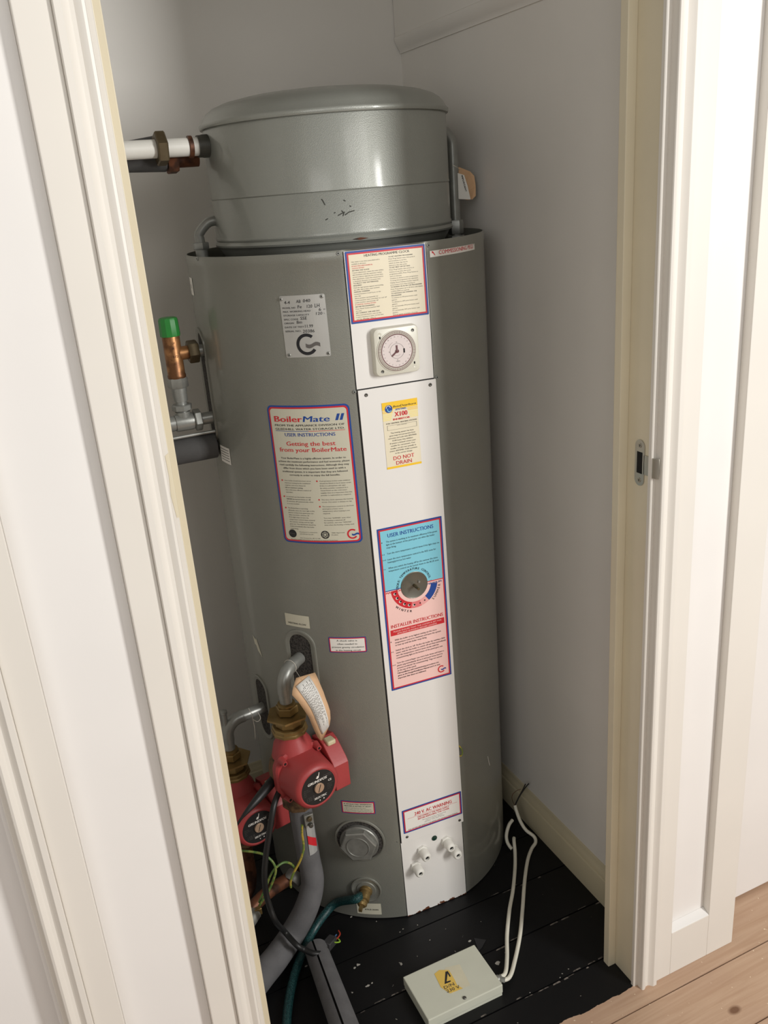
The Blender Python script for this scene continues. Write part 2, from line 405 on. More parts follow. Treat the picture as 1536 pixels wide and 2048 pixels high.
# skirting inside the closet
def extrude_y(prof, y0, y1, m, name, mirror=False):
    mb = MB(); mb.prism([(x, y0, z) for x, z in prof], (0, y1-y0, 0), m); return struct(mb.build(name, smooth=50))
def skirt_prof(x): return [(x, 0), (x-.018, 0), (x-.018, .071), (x-.0165, .0735), (x-.0135, .074), (x-.0125, .079), (x-.010, .084), (x-.0055, .088), (x-.0048, .0925), (x-.003, .0955), (x, .096)]
extrude_y(skirt_prof(XR), 1.136, YB, M_skirt, 'baseboard_right')
mb = MB(); mb.prism([(XL, YB-(XR-x), z) for x, z in skirt_prof(XR)], (XR-XL-.018, 0, 0), M_skirt); struct(mb.build('baseboard_back', smooth=50))
# moulded rail high on the right wall
prof = [(XR, 1.893), (XR-.004, 1.893), (XR-.0045, 1.899), (XR-.008, 1.903), (XR-.013, 1.912), (XR-.0165, 1.921), (XR-.0165, 1.927), (XR-.014, 1.929), (XR-.014, 2.02), (XR, 2.02)]
extrude_y(prof, 1.14, YB-.002, M_wall, 'trim_1')

# front wall of panelled boxing either side of the doorway
ZT = 2.9
wf = MB()
for x0, x1, y0, y1, z0, z1 in [
    (.977, 1.0165, 1.042, 1.10, 0, ZT), (1.0165, 1.117, 1.060, 1.10, 0, ZT), (1.117, 1.190, 1.042, 1.125, 0, ZT),
    (1.0165, 1.117, 1.042, 1.060, 0, .113), (1.19, 2.3, 1.165, 1.2, 0, ZT)]:
    wf.box((x0, y0, z0), (x1, y1, z1), M_white if y0 == 1.060 or x0 == 1.19 else M_frame)
# sloped ledge at the foot of the recess
wf.prism([(1.0165, 1.042, .113), (1.0165, 1.060, .113), (1.0165, 1.060, .121)], (.1005, 0, 0), M_white)
struct(wf.build('wall_front_right', smooth=0, bevel=.0012))
wf = MB()
for x0, x1, y0, y1, z0, z1 in [
    (.0885, .1268, 1.042, 1.10, 0, ZT), (-.034, .0885, 1.060, 1.10, 0, ZT), (-.0735, -.034, 1.042, 1.10, 0, ZT),
    (-.034, .0885, 1.042, 1.060, 0, .113), (-1.6, -.118, 1.15, 1.2, 0, ZT)]:
    wf.box((x0, y0, z0), (x1, y1, z1), M_white if y0 == 1.060 else M_frame)
struct(wf.build('wall_front_left', smooth=0, bevel=.0012))
wallbox('wall_front_top', (.1268, 1.048, 2.36), (.977, 1.10, ZT), M_white)

# architraves: profile measured outwards from the opening edge (o, y)
APROF = [(0, 1.062), (0, 1.0555), (.0015, 1.054), (.0085, 1.054), (.0095, 1.0545), (.0095, 1.0405), (.0105, 1.039), (.014, 1.0378), (.018, 1.0395), (.022, 1.0425), (.027, 1.043), (.0315, 1.0405), (.0345, 1.037), (.0365, 1.0355), (.0445, 1.0355), (.0455, 1.0365), (.0462, 1.044), (.0462, 1.062)]
def architrave(x, sgn, name, z1=2.36, scale=1):
    mb = MB(); P = [(x+sgn*o*scale, y, 0) for o, y in APROF]
    if sgn < 0: P = P[::-1]
    mb.prism(P, (0, 0, z1), M_frame); return struct(mb.build(name, smooth=28))
architrave(.9308, 1, 'trim_2')
t3 = architrave(.1692, -1, 'trim_3', scale=.918)
za, zb = atY(352, 1036, 1.0538).z, atY(336, 906, 1.0538).z
mb = MB(); mb.prism([(.1692, 1.0539, zb), (.1645, 1.0539, zb-.003), (.1652, 1.0539, zb-.03), (.1635, 1.0539, za+.03), (.1662, 1.0539, za), (.1692, 1.0539, za)], (0, -.0003, 0), M_cream); mb.build('paint_chip', t3, smooth=0)
architrave(-.113, 1, 'trim_4', scale=.855)
mb = MB(); mb.prism([(.1268, y, 2.314+o) for o, y in APROF], (.8502, 0, 0), M_white); struct(mb.build('trim_5', smooth=28))
# door linings with planted stops (older cream paint)
mb = MB(); mb.box((.9345, 1.0555, 0), (.955, 1.14, 2.34), M_cream); mb.box((.9165, 1.1175, 0), (.9345, 1.1345, 2.32), M_cream); mb.box((.955, 1.062, 0), (1.03, 1.14, 2.34), M_cream)
struct(mb.build('door_lining_right' if 0 else 'trim_6', smooth=0, bevel=.0012))
mb = MB(); mb.box((.14, 1.0562, 0), (.1705, 1.14, 2.34), M_cream); mb.box((.1705, 1.1175, 0), (.1888, 1.1345, 2.32), M_cream); mb.box((.05, 1.062, 0), (.14, 1.14, 2.34), M_cream)
struct(mb.build('trim_7', smooth=0, bevel=.0012))
mb = MB(); mb.box((.1705, 1.0555, 2.315), (.9345, 1.14, 2.36), M_cream); struct(mb.build('trim_8', smooth=0))
wallbox('wall_top', (XL, 1.10, 2.36), (XR, 1.14, ZC), M_wall)
# chipped paint on the left architrave edge
# doors left and right in the same wall
def door_leaf(name, x0, x1, y, z0=.006):
    mb = MB(); mb.box((x0, y, z0), (x1, y+.038, 2.32), M_white)
    return struct(mb.build(name, smooth=0, bevel=.002))
door_leaf('door_1', 1.1905, 1.95, 1.1255)
door_leaf('door_2', -.90, -.1185, 1.085)
mb = MB(); mb.box((-.1185, 1.062, 0), (-.1005, 1.125, 2.34), M_white); struct(mb.build('trim_9', smooth=0, bevel=.001))

# strike plate on the right-hand lining
xs = .9343
sp = thing('strike_plate', (xs, 1.08, 1.13), 'satin steel strike plate with lip on the right-hand door lining', 'strike plate')
def sq(px, py): return None
z0, z1, yc, hw = 1.1000, 1.180, 1.086, .0115
mb = MB(); pts = []
n = 12
for i in range(n+1): a = pi*i/n; pts.append((xs, yc+hw*cos(a), z1-hw+hw*sin(a)))
for i in range(n+1): a = pi+pi*i/n; pts.append((xs, yc+hw*cos(a), z0+hw+hw*sin(a)))
mb.prism(pts[::-1], (-.0012, 0, 0), M_chrome); mb.build('plate', sp)
mb = MB()
mb.box((xs-.0012, yc-.031, 1.122), (xs, yc-hw+.002, 1.156), M_chrome)
lipc = [(xs-.0012, yc-.030), (xs-.0035, yc-.034), (xs-.001, yc-.040), (xs+.003, yc-.043), (xs+.004, yc-.0405), (xs+.001, yc-.038), (xs-.001, yc-.034), (xs, yc-.030)]
mb.prism([(x, y, 1.122) for x, y in lipc], (0, 0, .034), M_chrome)
mb.build('lip', sp, bevel=.0006)
mb = MB(); mb.box((xs-.0016, yc-.0065, 1.122), (xs-.0008, yc+.0062, 1.159), M_hole); mb.build('latch_hole', sp)
for zz in (1.110, 1.170):
    mb = MB(); mb.lathe((xs-.0012, yc, zz), (-1, 0, 0), [(.0042, 0), (.0042, .0006), (.003, .0010), (.0012, .0004)], M_chrome, 16); mb.box((xs-.0022, yc-.0006, zz-.0022), (xs-.0016, yc+.0006, zz+.0022), M_scrw)
    mb.build('screw', sp)

# ================================================================== BOILER STORE
B = Vector((.6861, 1.7417, 0)); R = .304; RC = .239
def rad(th, r=R, z=0): t = radians(th); return Vector((B.x+r*sin(t), B.y-r*cos(t), z))
def outd(th): t = radians(th); return Vector((sin(t), -cos(t), 0))
def TW(z): return 2.7*(1.503-z)/1.503
def cyl(th0, z0, twist=True, r=R):
    """map (metres right, metres up, height off surface) onto the drum"""
    def f(U, V, h):
        z = z0+V; th = th0+degrees(U/r)+(TW(z) if twist else 0)
        return rad(th, r+h, z)
    return f
store = thing('thermal_store', (B.x, B.y, 0), 'tall grey hammered-metal boiler cylinder with white instruction panel, standing in the closet', 'boiler')

# body drum, open rim
def pmap(u0, z0, h0=0):
    """map (metres right, metres up, height) onto the flat white front, measured from its left seam"""
    def f(U, V, h):
        z = z0+V; a = rad(-19.2+TW(z)); b = rad(10.05+TW(z)); e = (b-a).normalized(); n = Vector((e.y, -e.x, 0))
        p = a+e*(u0+U)+n*(h+h0); p.z = z; return p
    return f
PW = .1535
mb = MB(); pr = [(R-.004, .0), (R, .003)]+[(R, .1*k) for k in range(1, 15)]+[(R, 1.485), (R+.0008, 1.4865), (R+.0008, 1.5008), (R-.0005, 1.5035), (R-.0025, 1.5035), (R-.003, 1.500), (R-.003, 1.452)]
mb.lathe((B.x, B.y, 0), (0, 0, 1), pr, M_ham, 400, cap=False)
def flatten(mb, off=.0004):
    for k, (x, y, z) in enumerate(mb.v):
        dx, dy = x-B.x, y-B.y; rr_ = sqrt(dx*dx+dy*dy)
        if z > 1.502 or rr_ < .2: continue
        dth = degrees(atan2(dx, -dy))+4.575-TW(z); o_ = off if rr_ > R-.002 else .0034
        if abs(dth) < 14.7:
            q = min(rr_, R*cos(radians(14.625))/cos(radians(dth))-o_)/rr_; mb.v[k] = (B.x+dx*q, B.y+dy*q, z)
flatten(mb)
body = mb.build('drum', store, smooth=40)
mb = MB(); mb.lathe((B.x, B.y, 1.452), (0, 0, 1), [(0.001, 0), (R-.0032, 0)], M_black, 400, cap=False); flatten(mb); mb.build('top_insulation', body)
# white scratch and little scars
mb = MB()
def streak(f, pts, wdt, m, h=.0006):
    for a, b in zip(pts[:-1], pts[1:]):
        d = Vector((b[0]-a[0], b[1]-a[1])); l = d.length; nn = Vector((-d.y, d.x))/l*wdt/2
        mb.add([f(a[0]+nn.x, a[1]+nn.y, h), f(b[0]+nn.x, b[1]+nn.y, h), f(b[0]-nn.x, b[1]-nn.y, h), f(a[0]-nn.x, a[1]-nn.y, h)], [(0, 1, 2, 3)], m)
f = cyl(34.5, .30, False); streak(f, [(0, 0), (-.004, .012), (-.009, .032)], .0022, M_paper)
mb.build('scratch', body)

# rivets
def screw_at(p, d, r, h, parent, m=M_greypaint, name='screw'):
    k = MB(); k.lathe(p, d, [(r, 0), (r, h*.5), (r*.7, h), (r*.35, h)], m, 12); k.lathe(p+Vector(d)*h, d, [(r*.35, .0001), (r*.35, .0003)], M_hole, 8); return k.build(name, parent)
for th, z in [(-20.9, 1.4985), (11.3, 1.4965), (-80.5, 1.500), (-19.6, 1.253), (11.9, 1.2565)]:
    screw_at(rad(th, R+.0005, z), outd(th), .0036, .002, body, name='rivet')

# white front panels
def panel(name, u0, u1, z0, z1, h0, h1, m, parent):
    mb = MB(); n = 10; f = pmap(0, 0); V = []
    for i in range(n+1):
        z = z0+(z1-z0)*i/n; V += [f(u0, z, h0), f(u1, z, h0), f(u1, z, h1), f(u0, z, h1)]
    F = [(i*4+k, i*4+(k+1) % 4, i*4+4+(k+1) % 4, i*4+4+k) for i in range(n) for k in range(4)]+[(3, 2, 1, 0), (4*n, 4*n+1, 4*n+2, 4*n+3)]
    mb.add(V, F, m); return mb.build(name, parent, smooth=40)
panel('panel_seam', -.0014, .1552, .0, 1.500, -.0003, .0003, M_gap, store)
top_p = panel('timer_panel', 0, PW, 1.2572, 1.5005, .0004, .0016, M_panel, store)
mid_p = panel('access_cover', .0012, .1570, .2165, 1.2548, .0004, .0032, M_panel, store)
bot_p = panel('cable_entry_panel', -.0006, .1532, .0015, .2150, .0004, .0016, M_panelr, store)
fN = pmap(0, 0)
def pn(z): a = fN(0, z, 0); b = fN(0, z, 1); return b-a
for u, z in [(.0161, 1.2447), (.1448, 1.2451), (.0152, .2292), (.1476, .2237)]:
    k = MB(); k.lathe(fN(u, z, .0032), pn(z), [(.0034, 0), (.0034, .0008), (.0022, .0016), (.0008, .0012)], M_scrw, 12); k.build('screw', mid_p)

# ---- stickers
def sticker(name, th0, th1, z0, z1, par=None, twist=True, h=.0004, label=None):
    W = radians(th1-th0)*R; return Label(cyl(th0, z0, twist), W, z1-z0, h)
def bordered(L, outer, inner, fill, a=.0030, b=.0055, r=.006):
    L.rect(0, 0, 1, 1, outer, 0, r)
    L.rect(a/L.W, a/L.H, 1-a/L.W, 1-a/L.H, inner, 1, max(0, r-a*.6)); L.rect(b/L.W, b/L.H, 1-b/L.W, 1-b/L.H, fill, 2, max(0, r-b*.6))

def psticker(u0, u1, z0, z1, h): return Label(pmap(u0, z0), u1-u0, z1-z0, h)
# user instructions on the drum
L = sticker('', -53.0, -22.3, .955, 1.233); bordered(L, M_bluei, M_redi, M_lblg, .0032, .0062, .010)
T = 3
L.text('Boiler', .085, .44, .112, .040, M_redi, T, bold=.03)
L.text('Mate', .445, .765, .112, .040, M_bluei, T, bold=.025, shear=.12)
L.text('II', .825, .935, .108, .046, M_bluei, T, bold=.04, shear=.2)
L.text('FROM THE APPLIANCE DIVISION OF', .085, .925, .143, .0135, M_ink, T, bold=.02)
L.text('GLEDHILL WATER STORAGE LTD.', .085, .925, .169, .0135, M_ink, T, bold=.02)
L.rect(.085, .175, .5, .178, M_bluei, T); L.rect(.5, .175, .925, .178, M_redi, T)
L.text('USER INSTRUCTIONS', .20, .81, .213, .024, M_bluei, T, bold=.02)
L.text('Getting the best', .205, .80, .279, .030, M_redi, T, bold=.018)
L.text('from your BoilerMate', .105, .92, .323, .030, M_redi, T, bold=.018)
L.para(['Your BoilerMate is a highly-efficient system. In order to', 'achieve the maximum performance and fuel economy, please', 'read carefully the following instructions. Although they may', 'differ from those which you have been used to with a', 'traditional system, it is important that they are followed', 'correctly in order to enjoy the full benefits.'], .07, .94, .355, .50, M_ink, .018, 'C', .52, T)
col1 = [('Your boiler should have been set to', 'maximum setting by the installation', 'engineer and *must always be', '*left on maximum setting-', 'this is the most efficient method of', 'operation.'), ('In normal use the boiler should', '*NEVER be turned down or off.', 'It switches off automatically when', 'it is not needed.'), ('The BoilerMate is operating', 'efficiently when the neon light at the', 'bottom of the front panel goes out', 'when the boiler switches off.', 'If the light stays on turn the', 'temperature control down towards', 'the summer setting until the light', 'goes out. This adjustment should be', 'made immediately after the boiler', 'stops firing.')]
v = .522
for blk in col1:
    L.disc(.085, v+.010, .0016, M_redi, T)
    L.para([b.replace('and *', 'and ') for b in blk], .115, .455, v, v+.0172*len(blk), M_ink, .004, 'L', .46, T); v += .0172*len(blk)+.016
col2 = [('A proprietary in-line scale inhibitor', 'should be fitted in hard water areas.', 'If this is a phosphate salt type', '(ie white powder contained in a', 'vessel fitted on the cold water', 'supply) then it is important that this', 'powder is replenished as required.'), ('The time clock operates the heating', 'circuit. Hot water is always on tap.'), ('The temperature control on the front', 'panel gives a lower store', 'temperature when heating is not', 'required.', '', 'Turn into "SUMMER" zone when', 'the heating is switched off', 'for summer, turn into "WINTER"', 'zone when the heating is being used.')]
v = .522
for blk in col2:
    L.disc(.53, v+.010, .0016, M_redi, T)
    L.para(list(blk), .56, .935, v, v+.0172*len(blk), M_ink, .004, 'L', .46, T); v += .0172*len(blk)+.016
L.disc(.135, .93, .0085, M_ink, T); L.text('Kiwa', .10, .17, .934, .010, M_inkg, T+1)
L.para(['Developed in conjunction', 'with British Gas plc.', '', '(Gas Council No. 89 317 05)'], .23, .49, .905, .965, M_ink, 0, 'L', .42, T)
L.disc(.555, .93, .0085, M_ink, T, .0065)
for k in range(6): a = k*pi/3; L.disc(.555+.0042*cos(a)/L.W, .93+.0042*sin(a)/L.H, .0022, M_ink, T, .0012, seg=12)
L.para(['WBS Approved', 'Product'], .635, .79, .908, .938, M_ink, 0, 'L', .46, T)
def glogo(L, u, v, r, mr, mb_, l, k=.26):
    L.disc(u, v, r, mr, l, r*(1-k*1.15), 50, 325)
    n = 10; pts = [(u+(-.1+1.35*i/n)*r/L.W, v+(.02+.12*sin(i/n*2*pi))*r/L.H-.10*r/L.H) for i in range(n+1)]
    low = [(a, b+.34*r/L.H) for a, b in pts[::-1]]; L.poly(pts+low, mb_, l+1)
glogo(L, .885, .93, .0105, M_redi, M_bluei, T)
L.text('This product complies with the British Gas Specification for Integrated Thermal Stores', .10, .70, .976, .007, M_ink, T)
L.done('instruction_label', store, 'cream instruction sticker with blue and red border')

# rating plate
L = sticker('', -42.5, -26.7, 1.3225, 1.4325); L.rect(0, 0, 1, 1, M_alu, 1, .003); L.rect(0, 0, 1, 1, M_inkg, 0, .003)
T = 2
hand = dict(bold=.012, shear=.1)
for t, v in [('MODEL NO', .205), ('MAX. WORKING HEAD', .265), ('STORAGE CAPACITY', .325), ('SPEC CODE', .39), ('ORIGIN', .45), ('DATE OF TEST', .515), ('SERIAL NO.', .58)]:
    L.text(t, .05, .05+.036*len(t), v, .026, M_ink, T, bold=.012)
for t, a, b, v, c in [('4-4', .10, .23, .13, .05), ('AB', .37, .47, .12, .05), ('040', .52, .68, .115, .05), ('Fe', .39, .48, .205, .05), ('120', .59, .71, .205, .05), ('LH', .76, .87, .205, .06), ('6', .84, .89, .265, .05), ('120', .77, .91, .325, .045), ('SSE', .42, .57, .39, .05), ('Bm', .33, .45, .45, .05), ('11.99', .50, .68, .52, .05), ('20386', .44, .70, .60, .05)]:
    L.text(t, a, b, v, c, M_ink, T, **hand)
L.text('M', .945, .975, .255, .022, M_ink, T); L.text('L', .94, .965, .315, .022, M_ink, T)
glogo(L, .50, .79, .0195, M_ink, M_inkg, T, .25)
for u, v in [(.035, .045), (.93, .04), (.075, .955), (.945, .955)]:
    p = L.P(u, v, .0008)
rp = L.done('rating_plate', store, 'pale metal data plate with handwritten figures')
for u, v in [(.035, .05), (.93, .04), (.075, .955), (.945, .955)]:
    screw_at(L.P(u, v, .0008), outd(-35), .0032, .0016, rp, M_steel, 'rivet')

# heating programme sticker
L = psticker(.0015, .1520, 1.3755, 1.5, .0022); T = 3
bordered(L, M_bluei, M_redi, M_lbl, .0032, .0060, .0015)
L.text('HEATING PROGRAMME CLOCK', .23, .80, .092, .034, M_ink, T, bold=.015)
L.para(['Hot water is not time controlled and is', 'available at all times.', '!IF ELECTRO-MECHANICAL', '!CLOCK FITTED', '*SETTING THE CLOCK', 'Coarse adjustment, rotate the outer (24hr)', 'dial clockwise until the stationary marker', 'arrow is almost opposite the current time.', 'Fine adjustment, rotate the minute hand in', 'a clockwise direction to accurate time.', "*TO SELECT THE 'ON' PERIOD(S)", '*REQUIRED', 'Push the appropriate tappets surrounding', 'the 24hr dial to their outer position.', '*MANUAL OVERRIDE', 'Located between 2 and 4 p.m. on the', 'time dial.', "Above position: permanently 'on'", "Centre position: time controlled 'on' and 'off'", "Lower position: permanently 'off'", '!IF DIGITAL CLOCK FITTED', '*BEFORE PROGRAMMING', "Press 'Reset' button (marked 'RES'", 'on unit).', '*SET CURRENT TIME AND DAY', 'Press and hold button, now set day,', 'h and m buttons to enter current time', 'and day, (Monday = Day 1).'], .07, .47, .13, .955, M_ink, .006, 'L', .5, T)
L.para(['*TO SET HEATING PROGRAMME', "Press 'Prog' button once, then press h", 'and m buttons to set first', 'switch on time; day may be', 'altered to suit, then press', '*TO SET FIRST OFF SETTING', "Press 'Prog' button, then press h, m", 'buttons to set time, then press', "programme (OFF). Press 'Prog' button to", 'store in memory.', 'Continue as above to enter programmes.', 'To bring 2nd programme into operation,', 'Display shows heating schedule required,', 'press button if you want heating on.', '*TO REVIEW OR ALTER THE PROGRAMME', "Press 'Prog' button up to 20 times until display", 'is (ON) (OFF) as required.', '*TO ADVANCE OR OVERRIDE THE', '*PROGRAMME', 'To advance to ON press button until', 'appears.', 'To advance to OFF press button until', 'appears.', 'For permanently ON press button until', 'appears.', 'For permanently OFF press button until', 'appears.', 'Symbols appear at bottom of screen.'], .53, .94, .11, .955, M_ink, .006, 'L', .5, T)
L.done('heating_label', top_p, 'cream sticker of small print with blue and red border')

# commissioning pegs strip
L = sticker('', 11.9, 38.9, 1.475, 1.4895, twist=False); L.rect(0, 0, 1, 1, M_lblw, 1)
L.text('COMMISSIONING PEGS', .15, .94, .78, .50, M_redi, 2, bold=.012)
L.poly([(.03, .25), (.055, .35), (.09, .82), (.075, .8), (.05, .5), (.035, .55)], M_redi, 2); L.poly([(.955, .15), (.975, .5), (.97, .2)], M_ink, 2)
L.done('strip_label', store, 'white strip sticker lettered in red')

# immersion etc. inhibitor sticker
L = psticker(.0445, .1160, 1.095, 1.225, .0038); T = 2
L.rect(0, 0, 1, 1, M_lbl, 0); L.rect(0, 0, 1, .115, M_yel, 1); L.rect(0, .968, 1, 1, M_yel, 1)
for k in range(7):
    L.rect(0, .125+.022*k, .30-.012*k, .137+.022*k, M_yel if k < 2 else M_yelp, 1); L.rect(.70+.012*k, .125+.022*k, 1, .137+.022*k, M_yel if k < 2 else M_yelp, 1)
L.disc(.18, .10, .0075, M_bluei, 2); L.disc(.20, .11, .0045, M_sky, 3, .003, 150, 330); L.disc(.17, .085, .0045, M_lblw, 3, .0035, 0, 190)
L.text('BetzDearborn', .30, .96, .090, .030, M_ink, T, bold=.02, shear=.25)
L.text('SENTINEL', .36, .68, .135, .028, M_bluei, T, bold=.02, shear=.25)
L.text('X100', .33, .70, .225, .068, M_redi, T, bold=.05)
L.text('INHIBITOR', .28, .76, .278, .026, M_redi, T, bold=.05)
L.text('FOR CENTRAL HEATING SYSTEMS', .08, .95, .325, .018, M_ink, T, bold=.02)
for a in ((.10, .345, .94, .348), (.10, .415, .94, .418), (.10, .345, .107, .418), (.933, .345, .94, .418)): L.rect(*a, M_inkg, T)
L.text('DATE TREATED', .38, .66, .363, .010, M_inkg, T)
L.para(['This heating system has been', 'given long term protection from', 'corrosion and scale with SENTINEL', 'X100 heavy duty inhibitor.', 'If system is drained contact your', 'installer for retreatment. Your', 'installer can also test annually to', 'ensure SENTINEL X100 is present', 'at the correct dosage'], .10, .92, .44, .79, M_ink, .004, 'C', .5, T)
L.text('DO NOT', .20, .80, .875, .058, M_redi, T, bold=.01); L.text('DRAIN', .27, .72, .952, .058, M_redi, T, bold=.01)
L.done('inhibitor_label', mid_p, 'narrow cream and yellow sticker reading DO NOT DRAIN')

# long blue and pink instruction sticker
L = psticker(.0115, .1505, .6125, .978, .0036); T = 4; bordered(L, M_bluei, M_redi, M_pink, .0032, .0060, .0012)
iu, iv = .0062/L.W, .0062/L.H
ud, vd = degrees(0), 0
du = (.0804-.0115)/.139; dv = (.978-.8426)/.3655
L.rect(iu, iv, 1-iu, dv-.002, M_sky, 3); L.rect(iu, dv-.002, .30, dv+.003, M_bluei, 4); L.rect(.70, dv-.002, 1-iu, dv+.003, M_redi, 4)
L.text('USER INSTRUCTIONS', .15, .86, .058, .022, M_bluei, T, bold=.025)
L.para(['The system is working at its maximum efficiency if the green', 'light at the bottom of the panel goes out when the boiler', 'stops firing.', '', 'Turn the store temperature control down if the light stays on.', '', 'Leave the store temperature control in the RED zone for', 'heating/generous hot water', '', 'When you switch the heating off for the summer the store', 'temperature control can be turned down to the BLUE zone'], .12, .94, .072, .262, M_ink, .008, 'L', .56, T)
for t, v in (('i', .085), ('ii', .155), ('iii', .188), ('iv', .242)): L.text(t, .05, .05+.016*len(t), v, .007, M_ink, T)
L.disc(du, dv, .0395, M_sky, 3, 0, 0, 180)
L.disc(du, dv, .0355, M_pink, 3, 0, 180, 360)
L.arc_text('STORE TEMPERATURE CONTROL', du, dv, .034, 186, 10, .0046, M_ink, 5, bold=.02)
L.disc(du, dv, .0515, M_redi, 4, .0375, 183, 258); L.disc(du, dv, .0515, M_pinkd, 4, .0375, 258, 285); L.disc(du, dv, .0515, M_pinkm, 4, .0375, 285, 306)
L.disc(du, dv, .0515, M_bluei, 4, .0375, 306, 352)
for k in range(6):
    a = radians(193+k*14.5); L.disc(du+.0445*cos(a)/L.W, dv-.0445*sin(a)/L.H, .0028, M_lblw, 5, seg=16); L.disc(du+.0440*cos(a)/L.W+.004, dv-.0445*sin(a)/L.H-.001, .0021, M_hole, 6, seg=14)
for k in (6.2, 7.2): a = radians(193+k*14.5); L.disc(du+.0445*cos(a)/L.W, dv-.0445*sin(a)/L.H, .0016, M_hole, 5, seg=14)
L.text('MAXIMUM', .05, .30, dv+.018, .011, M_redi, T+1, bold=.01); L.text('MINIMUM', .70, .93, dv+.020, .011, M_bluei, T+1, bold=.01)
L.arc_text('WINTER', du, dv, .060, 222, 262, .0050, M_ink, 5, True, bold=.02)
L.arc_text('SUMMER', du, dv, .059, 311, 350, .0052, M_ink, 5, True, bold=.02)
L.text('INSTALLER INSTRUCTIONS', .08, .92, .604, .021, M_redi, T, bold=.02)
L.rect(.065, .615, .935, .651, M_redi, T)
L.text('PLEASE ENSURE THAT THE SYSTEM IS SET FOR', .11, .89, .631, .0085, M_pink, T+1, bold=.02); L.text('EFFICIENT RUNNING BEFORE LEAVING', .17, .81, .646, .0085, M_pink, T+1, bold=.02)
L.para(['With the boiler on its highest setting set the store', 'temperature control to maximum and leave the system', 'to heat up until the boiler stops firing.', '', "Switch the clock to 'off'. Re-fire the boiler by running a little", 'water, wait for the boiler to switch off and then immediately', 'turn the temperature control down slowly until the', 'commissioning light at the bottom of the panel goes out.', '', 'Turn the control finger one more hole down and insert a', 'plastic peg immediately above it and push home hard to', "prevent accidental 'de-commissioning'. Pegs are stored", 'at the top of the panel.', '*Full installation and commissioning procedures are', '*given in the Design/Installation Manual and it is very', '*important that these are followed.'], .12, .94, .672, .935, M_ink, .008, 'L', .56, T)
for t, v in (('i', .69), ('ii', .755), ('iii', .84)): L.text(t, .05, .05+.016*len(t), v, .007, M_ink, T)
glogo(L, .835, .945, .0085, M_redi, M_bluei, T)
ul = L.done('control_label', mid_p, 'blue and pink instruction sticker around the temperature control')
# recess and spindle of the temperature control
pd = fN(.0804, .8426, .0032); od = pn(.8426)
M_well = mat('control_well_metal', rgb(120, 118, 108), .35, .6)
mb = MB(); mb.lathe(pd, od, [(.0005, .0022), (.0278, .0022), (.0286, .0026), (.0293, .0022), (.0293, .0012)], M_well, 48, cap=False)
well = mb.build('control_recess', mid_p)
mb = MB(); mb.lathe(pd, od, [(.0035, .002), (.0035, .012), (.0028, .013), (.0028, .024)], M_dkbrass, 16); mb.build('spindle', well if 0 else mid_p)
mb = MB(); mb.lathe(pd+Vector((.010, -.002, .006)), od, [(.0022, .001), (.0022, .004)], M_steel, 12); mb.build('peg', mid_p)

# 240 V warning
L = psticker(.0080, .1553, .2400, .3035, .0036); T = 4; bordered(L, M_bluei, M_redi, M_lblw, .0030, .0056, .002)
L.text('240 V. AC WARNING', .20, .83, .36, .14, M_redi, T, bold=.025)
L.rect(.08, .40, .92, .408, M_redi, T)
L.text('DISCONNECT THE MAINS SUPPLY', .25, .78, .50, .065, M_redi, T, bold=.02); L.text('BEFORE REMOVING THIS COVER', .25, .78, .59, .065, M_redi, T, bold=.02)
L.para(['The position of the commissioning', 'peg is critical for efficient', 'operation - DO NOT MOVE'], .32, .72, .62, .80, M_inkg, .004, 'C', .5, T)
L.text('FULL DETAILS ARE GIVEN IN THE DESIGN AND INSTALLATION MANUAL', .08, .92, .90, .045, M_ink, T)
L.done('warning_label', mid_p, 'white sticker lettered 240 V. AC WARNING in red')

# small stickers on the drum
L = sticker('', -56.4, -45.4, .7635, .7915, twist=False); L.rect(0, 0, 1, 1, M_lblg, 1, .001); L.text('HEATING FLOW', .12, .86, .80, .13, M_ink, 2, bold=.02); L.done('pipe_label', store, 'beige sticker reading HEATING FLOW')
L = sticker('', -38.3, -23.5, .7115, .7475, twist=False); bordered(L, M_bluei, M_redi, M_lblw, .0014, .0034, .003)
for t, a, b, v in [('A check valve is', .22, .76, .26), ('often needed to', .23, .76, .47), ('prevent gravity circulation', .08, .93, .68), ('in the heating circuit', .18, .84, .88)]: L.text(t, a, b, v, .10, M_ink, 3, bold=.01)
L.done('check_valve_label', store, 'small white bordered sticker about a check valve')
L = sticker('', -40.7, -26.3, .303, .3365, twist=False); bordered(L, M_bluei, M_redi, M_lblg, .0014, .0036, .002)
for t, v in [('IF AN ELECTRIC IMMERSION', .26), ('HEATER IS FITTED IT MUST:', .42)]: L.text(t, .09, .90, v, .08, M_ink, 3, bold=.02)
L.para(['i. Not be operated by the timer', 'ii. Be at least one hour after heating on', 'iii. Have a suitable length and thermostat', 'and only be used when the boiler is off'], .09, .92, .46, .92, M_inkg, .004, 'L', .5, 3)
L.done('immersion_label', store, 'small bordered sticker about an immersion heater')
L = sticker('', -38.8, -27.9, .014, .0465, twist=False); L.rect(0, 0, 1, 1, M_lblg, 1, .001); L.text('BOILER DRAIN', .34, .88, .62, .13, M_ink, 2, bold=.02); L.done('drain_label', store, 'beige sticker behind the drain cock')
L = sticker('', -97.5, -91.5, 1.428, 1.462, twist=False); L.rect(0, 0, 1, 1, M_lblw, 1, .001); L.text('FILL', .3, .7, .6, .2, M_inkg, 2); L.done('side_label', store)
L = sticker('', -86, -77, 1.095, 1.130, twist=False); L.rect(0, 0, 1, 1, M_lblw, 1, .001)
for k in range(5): L.rect(.1, .15+.16*k, .9, .19+.16*k, M_inkg, 2)
L.done('side_label', store)
